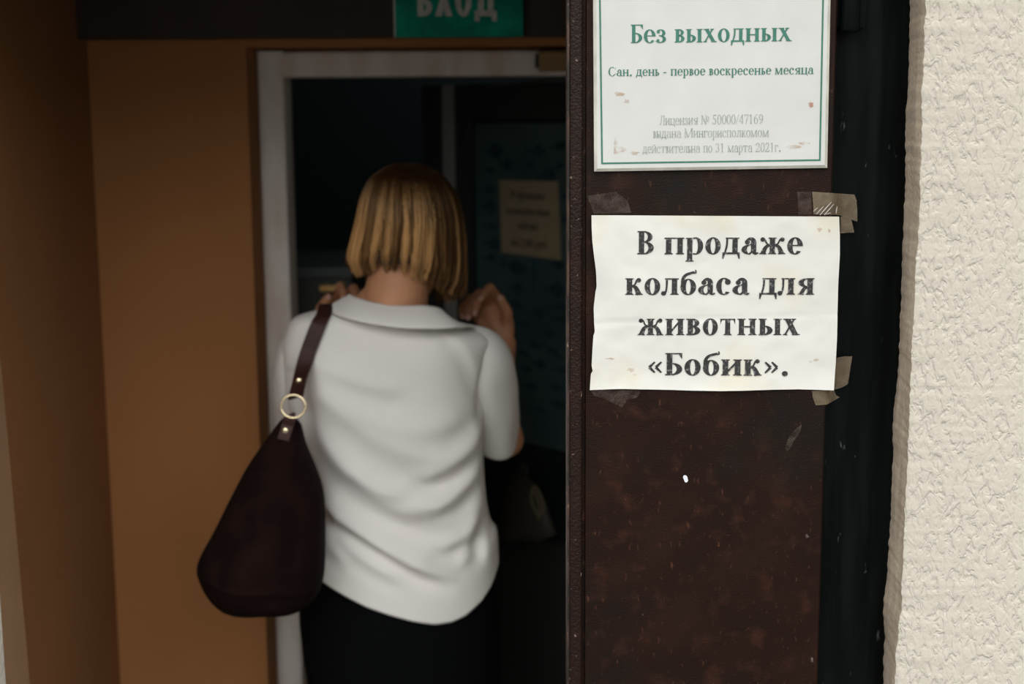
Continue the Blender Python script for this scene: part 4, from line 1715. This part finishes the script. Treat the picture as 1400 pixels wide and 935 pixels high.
NU_, NV_ = 220, 170
mb = MB()
rows = []
for j in range(NV_ + 1):
    v = j / NV_
    py = 417 + (822 - 417) * (v**1.25)
    xl_, xr_, hd, cy = (sinterp(t, py) for t in TL)
    r = []
    for i in range(NU_):
        u = 2 * math.pi * i / NU_
        cu, su = math.cos(u), math.sin(u)
        e = 2 / 2.5
        sxx = math.copysign(abs(cu)**e, cu)
        syy = math.copysign(abs(su)**e, su)
        px = (xl_ + xr_) / 2 + (xr_ - xl_) / 2 * sxx
        yy = py + (interp(hem, px) - 822) * smooth01((py - 560) / (822 - 560))
        P = at(px, yy, cy)
        ctr = at((xl_ + xr_) / 2, yy, cy)
        P = ctr + Vector((P.x - ctr.x, 0, P.z - ctr.z))
        # shoulder blades and the hollow between them, small of the back
        back = 0.0
        if syy < 0:
            back += .010 * math.exp(-((py - 520) / 55)**2) * (math.exp(-((px - 470) / 45)**2) + math.exp(-((px - 600) / 45)**2))
            back -= .010 * math.exp(-((py - 690) / 60)**2)
        q = Vector((P.x, cy + hd * syy, P.z))
        if syy < 0:
            q.y -= back * abs(syy)
            # perspective-true position of this point on the back
            fx, fy = to_px(q)
            fa = fold_amount(fx, fy) * min(1, abs(syy) * 2.2)
            q.y -= fa
            q.x += fa * .35 * sxx
        q += Vector((0, -.0015 * noise.noise(q * 16), 0))
        r.append(q)
    rows.append(r)
# turned-in hem
inner = [Vector((lerp(p.x, base.x, .04), lerp(p.y, 2.41, .05), p.z + .002)) for p in rows[-1]]
inner2 = [Vector((lerp(p.x, base.x, .06), lerp(p.y, 2.41, .07), p.z + .05)) for p in rows[-1]]
mb.grid(rows + [inner, inner2], True)
shirt = mb.build('shirt', M['shirt'], woman)


def sleeve(path, radii, hem_dir, name):
    m_ = MB()
    q = spline(path, 9)
    n = len(q)
    R = []
    for i, p in enumerate(q):
        t = i / (n - 1)
        d = (q[min(i + 1, n - 1)] - q[max(i - 1, 0)]).normalized()
        a = d.cross(Vector((0, 1, 0))).normalized()
        c = d.cross(a)
        rad = sinterp([(k / (len(radii) - 1), r_) for k, r_ in enumerate(radii)], t)
        ring = []
        for k in range(72):
            u = 2 * math.pi * k / 72
            wv = 1 + .05 * math.sin(3 * u + 4 * t) * t + .04 * noise.noise(Vector((math.cos(u) * 1.5, math.sin(u) * 1.5, t * 5)))
            pt = p + (a * math.cos(u) + c * math.sin(u) * 1.12) * rad * wv
            pt += hem_dir * smooth01((t - .5) * 2) * math.cos(u)
            ring.append(pt)
        R.append(ring)
    last = R[-1]
    c = sum(last, Vector()) / len(last)
    R.append([p.lerp(c, .06) for p in last])
    R.append([p.lerp(c, .10) - d * .03 for p in last])
    m_.grid(R, True)
    return m_.build(name, M['shirt'], shirt)


sleeve([at(628, 462, 2.392), at(656, 486, 2.397), at(668, 525, 2.420), at(674, 570, 2.455), at(677, 606, 2.482)],
       [.030, .049, .049, .046, .040], Vector((0, 0, -.006)), 'sleeve')
sleeve([at(430, 462, 2.395), at(413, 490, 2.405), at(407, 530, 2.43), at(408, 565, 2.455), at(408, 600, 2.48)],
       [.040, .044, .043, .042, .040], Vector((0, 0, -.004)), 'sleeve')

# ---- collar, folded over, its points standing free
top_e = [(477, 404, 2.385), (484, 407, 2.352), (500, 412, 2.334), (520, 416.5, 2.326), (550, 419, 2.323), (580, 419, 2.327), (602, 423, 2.338),
         (613, 434, 2.358), (626, 443, 2.388), (618, 444, 2.44), (575, 448, 2.468), (520, 440, 2.468), (488, 420, 2.43)]
low_e = [(446, 424, 2.385), (455, 430, 2.335), (478, 437, 2.298), (512, 444, 2.284), (550, 449, 2.279), (590, 450, 2.283), (622, 449, 2.300),
         (640, 448, 2.335), (648, 449, 2.388), (640, 464, 2.47), (580, 490, 2.505), (515, 485, 2.505), (455, 447, 2.46)]


def loopspl(tab, n):
    pts = [at(*a) for a in tab]
    P = pts[-2:] + pts + pts[:3]
    q = spline(P, n)
    return q[2 * n:2 * n + n * len(pts)]


te, le = loopspl(top_e, 8), loopspl(low_e, 8)
cc_ = sum(te, Vector()) / len(te)
rows = []
inn0 = [p.lerp(cc_, .05) + Vector((0, 0, -.028)) for p in te]
inn1 = [p.lerp(cc_, .035) + Vector((0, 0, -.004)) for p in te]
rows.append(inn0)
rows.append(inn1)
rows.append([p + Vector((0, 0, .0022)) for p in te])
for t in (.06, .14, .3, .5, .7, .88, 1.0):
    r = []
    for a, c in zip(te, le):
        p = a.lerp(c, t)
        out = (c - a)
        out.z = 0
        if out.length > 1e-5:
            p += out.normalized() * .006 * math.sin(math.pi * min(1, t))**.8 * (1 if t < 1 else 0)
        r.append(p)
    rows.append(r)
rows.append([p + Vector((0, .0018, .0012)) for p in rows[-1]])
rows.append([p.lerp(q, .3) + Vector((0, .003, 0)) for p, q in zip(le, te)])
mb = MB()
mb.grid(rows, True)
mb.build('collar', M['shirt'], shirt)

# ---- black skirt
rowsS = [(740, 432, 668, .098), (770, 418, 678, .108), (800, 408, 684, .116), (835, 404, 688, .122), (880, 408, 690, .124), (935, 415, 692, .122)]
mb = MB()
rows = []
zs = []
for py, a, c, hd in rowsS:
    p = at((a + c) / 2, py, 2.415)
    zs.append((p.z, p.x, (c - a) / 2 / F * 2.415, hd))
zs += [(.50, zs[-1][1], .168, .115), (.30, zs[-1][1] + .002, .172, .115), (.16, zs[-1][1] + .002, .176, .118)]
tabs = [[(-z[0], z[k]) for z in zs] for k in range(1, 4)]
for j in range(61):
    z = lerp(zs[0][0], zs[-1][0], j / 60)
    cx, hw, hd = (sinterp(t, -z) for t in tabs)
    r = []
    for i in range(96):
        u = 2 * math.pi * i / 96
        cu, su = math.cos(u), math.sin(u)
        k = 1 + .012 * math.sin(5 * u + 1) * (j / 60)
        r.append(Vector((cx + hw * k * math.copysign(abs(cu)**.84, cu), 2.415 + hd * k * math.copysign(abs(su)**.84, su), z)))
    rows.append(r)
rows.append([p + Vector(((base.x - p.x) * .05, (2.415 - p.y) * .05, .004)) for p in rows[-1]])
rows.append([p + Vector((0, 0, .05)) for p in rows[-1]])
mb.grid(rows, True)
mb.build('skirt', M['black_cloth'], woman)
for sg in (-1, 1):
    mb = MB()
    a = base + Vector((sg * .080, 0, 0))
    rows = []
    for t in range(15):
        u = t / 14
        y = lerp(-.06, .175, u)
        hw = .036 * math.sin(math.pi * min(.98, .10 + u * .86))**.55
        hh = lerp(.075, .040, smooth01(u * 1.5))
        x = sg * .018 * u
        rows.append([a + Vector((x + hw * math.cos(2 * math.pi * k / 20), y, .004 + max(0, hh * .5 + hh * .5 * math.sin(2 * math.pi * k / 20)))) for k in range(20)])
    mb.grid(rows, True, 0, True, True)
    mb.build('shoe', M['shoe'], woman)

# ---- hair: blond bob, strand by strand
cx_t = [(222, 557), (240, 557), (260, 559), (300, 560), (340, 556), (370, 553), (400, 552)]
rx_t = [(221, 0), (224, 18), (230, 33), (240, 48), (252, 58), (270, 67), (300, 74), (330, 79), (350, 82), (365, 83), (400, 82)]
ry_t = [(221, 0), (224, .028), (230, .052), (240, .075), (255, .093), (275, .104), (305, .110), (335, .106), (360, .098), (400, .088)]
hem_t = [(466, 362), (480, 366), (500, 369), (514, 364), (530, 358), (548, 360), (565, 364), (580, 371), (600, 380), (615, 390), (628, 398), (640, 396)]


def hair_pt(phi, py, k):
    """phi 0 = back of the head, + towards her right"""
    px = interp(cx_t, py) + sinterp(rx_t, py) * math.sin(phi) * k
    off = sinterp(ry_t, py) * k * math.cos(phi)
    c = at(px, py, 2.405)
    c.y -= off
    c.x *= c.y / 2.405 if False else 1
    return c


rng = random.Random(3)
NC = 46
clumps = sorted(rng.uniform(-2.55, 2.55) for _ in range(NC))
cl_h = [rng.uniform(-4, 5) for _ in clumps]
cl_k = [rng.uniform(.93, 1.0) for _ in clumps]
cl_s = [rng.uniform(-.10, .10) for _ in clumps]
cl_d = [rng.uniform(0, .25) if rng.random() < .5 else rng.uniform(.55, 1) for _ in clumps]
LOCK = []
mb = MB()
NS = 8000
for s_ in range(NS):
    phi = rng.uniform(-2.6, 2.6)
    ci = min(range(NC), key=lambda i: abs(clumps[i] - phi))
    layer = rng.random()**.6
    top_py = 223.5 + 6 * rng.random() + (0 if rng.random() < .45 else rng.uniform(0, 60))
    phi_r = phi * .96 + .06 * rng.uniform(-1, 1)
    px_end = interp(cx_t, 365) + sinterp(rx_t, 365) * math.sin(phi)
    end = interp(hem_t, px_end) + cl_h[ci] + rng.uniform(-9, 4) - (1 - layer) * 12
    if abs(phi) > 1.5:
        end += (abs(phi) - 1.5) * (34 if phi > 0 else 12)
    if rng.random() < .03:
        end += rng.uniform(0, 8)
    pts, n = [], 15
    for j in range(n):
        t = j / (n - 1)
        py = lerp(top_py, end, t**.9)
        g_c = smooth01((py - 250) / 110) * (.62 if layer > .35 else .05)
        f_ = lerp(phi_r, clumps[ci] * .65 + phi * .35, g_c) + cl_s[ci] * t * t
        if abs(phi) > 1.5:                      # side locks are swept back from the face at the top
            f_ = math.copysign(lerp(min(abs(f_), 2.0), abs(f_), t), f_)
        f_ += .016 * noise.noise(Vector((t * 2.2, s_ * .37, 1.0)))
        bul = math.cos((f_ - clumps[ci]) * 16) * .030 * g_c
        k = (.915 + .085 * layer) * lerp(1, cl_k[ci], g_c) + bul
        k *= 1 - .16 * smooth01((t - .80) / .20) * (1.2 - layer * .5)
        pts.append(hair_pt(f_, py, k))
    wd = rng.uniform(.0005, .0011)
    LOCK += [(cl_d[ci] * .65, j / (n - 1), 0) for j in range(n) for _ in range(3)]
    mb.tube(pts, [wd * (.6 + .4 * min(1, j / 3)) * (1 - .6 * max(0, (j - 10) / 4)) for j in range(n)], 3, cap=False)
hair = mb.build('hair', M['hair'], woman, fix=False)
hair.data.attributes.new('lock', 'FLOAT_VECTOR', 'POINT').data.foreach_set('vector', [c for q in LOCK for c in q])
# the long tips that hang forward beside the cheek
mb = MB()
for s_ in range(70):
    x = rng.uniform(618, 637)
    y1 = rng.uniform(398, 412) - abs(x - 630) * .6
    q = [at(x + rng.uniform(-2, 2), 320, 2.44), at(x + 1, 360, 2.445), at(x + rng.uniform(-2, 2), y1, 2.45)]
    mb.tube(spline(q, 5), [.0013] * 8 + [.0009, .0006, .0003], 3, cap=False)
ck = mb.build('cheek_lock', M['hair'], woman, fix=False)
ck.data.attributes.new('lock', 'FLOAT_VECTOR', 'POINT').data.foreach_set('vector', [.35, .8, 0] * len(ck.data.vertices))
mb = MB()
rows = []
for j in range(40):
    py = lerp(222.5, 354, j / 39)
    rows.append([hair_pt(lerp(-2.5, 2.5, i / 59), py, .90) for i in range(60)])
mb.grid(rows)
mb.build('hair_underlayer', M['hair_under'], woman, fix=False)

# ------------------------------------------------------------------ shoulder bag
bag = empty('shoulder_bag', at(360, 830, 2.27))
tag(bag, 'burgundy suede hobo bag hanging by a leather strap from the woman\'s shoulder', 'bag')
prof = [  # py, left, right, half depth
    (572, 386, 404, .012), (580, 379, 411, .024), (592, 370, 414, .036), (610, 357, 418, .055), (640, 337, 430, .075), (670, 321, 440, .088),
    (700, 306, 443.5, .096), (730, 291, 444, .100), (755, 277, 444, .102), (770, 272, 443.5, .102), (788, 275, 442, .098), (805, 282, 437, .090),
    (818, 293, 428, .078), (828, 312, 414, .058), (834, 340, 398, .034)]
tabs = [[(r[0], r[k]) for r in prof] for k in range(1, 4)]
mb = MB()
rows = []
YB = 2.225
for j in range(91):
    py = lerp(572, 834, j / 90)
    a, c, hd = (sinterp(t, py) for t in tabs)
    r = []
    for i in range(96):
        u = 2 * math.pi * i / 96
        cu, su = math.cos(u), math.sin(u)
        px = (a + c) / 2 + (c - a) / 2 * math.copysign(abs(cu)**.85, cu)
        yy = py + 6 * ((px - 340) / 100) * smooth01((py - 760) / 60) * (1 - smooth01((py - 800) / 34)) * .6
        p = at(px, yy, YB)
        f_ = .004 * math.sin((px - 300) * .07 + (py - 600) * .028) * smooth01((py - 590) / 60) + .005 * noise.noise(Vector((px * .02, py * .012, 4.2)))
        seam = .0035 * math.exp(-((py - 776 - (px - 275) * .10) / 3.0)**2)
        p.y += (hd * math.copysign(abs(su)**.9, su)) + (-f_ - seam if su < 0 else 0) * min(1, abs(su) * 2)
        r.append(p)
    rows.append(r)
mb.grid(rows, True, 0, True, True)
bag_body = mb.build('bag_body', M['suede'], bag)

bvh_s = BVHTree.FromPolygons([shirt.matrix_world.translation * 0 + v.co + Vector(shirt['_o']) for v in shirt.data.vertices],
                             [tuple(p.vertices) for p in shirt.data.polygons])


def shirt_y(px, py):
    h = bvh_s.ray_cast(CAM, ray(px, py).normalized())
    return h[0].y if h[0] else None


def ribbon(pts, width, thick, name, mtl, parent, facing=None):
    """flat strap: pts world, width across in the picture plane or along `facing`"""
    m_ = MB()
    q = spline(pts, 7)
    R = []
    n = len(q)
    for i, p in enumerate(q):
        d = (q[min(i + 1, n - 1)] - q[max(i - 1, 0)]).normalized()
        f_ = (facing(i / (n - 1)) if facing else Vector((0, -1, 0)))
        s_ = d.cross(f_).normalized() * width / 2
        nn = s_.cross(d).normalized() * thick / 2
        R.append([p - s_ * .92 - nn, p - s_, p - s_ * .92 + nn, p + s_ * .92 + nn, p + s_, p + s_ * .92 - nn])
    m_.grid(R, True, 0, False, True)
    return m_.build(name, mtl, parent)


ky = 2.20
sp_ = []
for px, py in ((404.5, 543), (408, 527), (413, 508), (420, 484), (428, 462), (436, 442), (443, 429)):
    y = shirt_y(px + 6, py)
    y = min(y if y else 2.36, 2.40) - .009
    if py > 500:
        y = lerp(y, ky, smooth01((py - 490) / 60))
    sp_.append(at(px, py, y))
topp = at(447, 423, 2.385)
topp.z += .008
sp_ += [topp, at(447, 437, 2.46), at(436, 480, 2.508), at(424, 540, 2.52), at(408, 600, 2.47), at(392, 640, 2.375)]
ribbon(sp_, .0262, .0040, 'strap', M['leather'], bag,
       lambda t: Vector((-.15, -1, .25)).normalized().lerp(Vector((0, 0.25, 1)), smooth01((t - .40) / .15)).lerp(Vector((0, 1, 0)), smooth01((t - .58) / .15)))
# ring, tab and rivets
rc = at(401, 555.5, ky - .002)
mb = MB()
ring = [rc + Vector((.0193 * math.cos(2 * math.pi * k / 40), .003 * math.sin(2 * math.pi * k / 40), .0178 * math.sin(2 * math.pi * k / 40))) for k in range(41)]
mb.tube(ring, .0021, 10, cap=False)
mb.build('strap_ring', M['gold'], bag)
yb_ = bvh = None
bvh_b = BVHTree.FromPolygons([v.co + Vector(bag_body['_o']) for v in bag_body.data.vertices], [tuple(p.vertices) for p in bag_body.data.polygons])


def bag_y(px, py):
    h = bvh_b.ray_cast(CAM, ray(px, py).normalized())
    return h[0].y if h[0] else YB


tp = [at(396.5, 568, ky + .004), at(396, 572, ky - .004), at(393, 582, bag_y(393, 584) - .003), at(390, 592, bag_y(390, 592) - .003), at(387, 602, bag_y(387, 602) - .003)]
ribbon(tp, .019, .0035, 'strap_tab', M['leather'], bag)
for px, py, y in ((408.5, 521, None), (390, 589, bag_y(390, 589) - .005)):
    if y is None:
        i_ = min(sp_[:7], key=lambda p: abs(to_px(p)[1] - py))
        y = interp(sorted((to_px(p)[1], p.y) for p in sp_[:7]), py) - .0026
    c = at(px, py, y)
    mb = MB()
    R = []
    for t in range(7):
        a_ = math.pi / 2 * t / 6
        R.append([c + Vector((.0056 * math.cos(a_) * math.cos(2 * math.pi * k / 20), -.0026 * math.sin(a_), .0056 * math.cos(a_) * math.sin(2 * math.pi * k / 20))) for k in range(20)])
    mb.grid(R, True, 0, True, True)
    tag(mb.build('rivet', M['gold'], bag), 'gold rivet')

for o in bpy.data.objects:
    if '_o' in o:
        del o['_o']
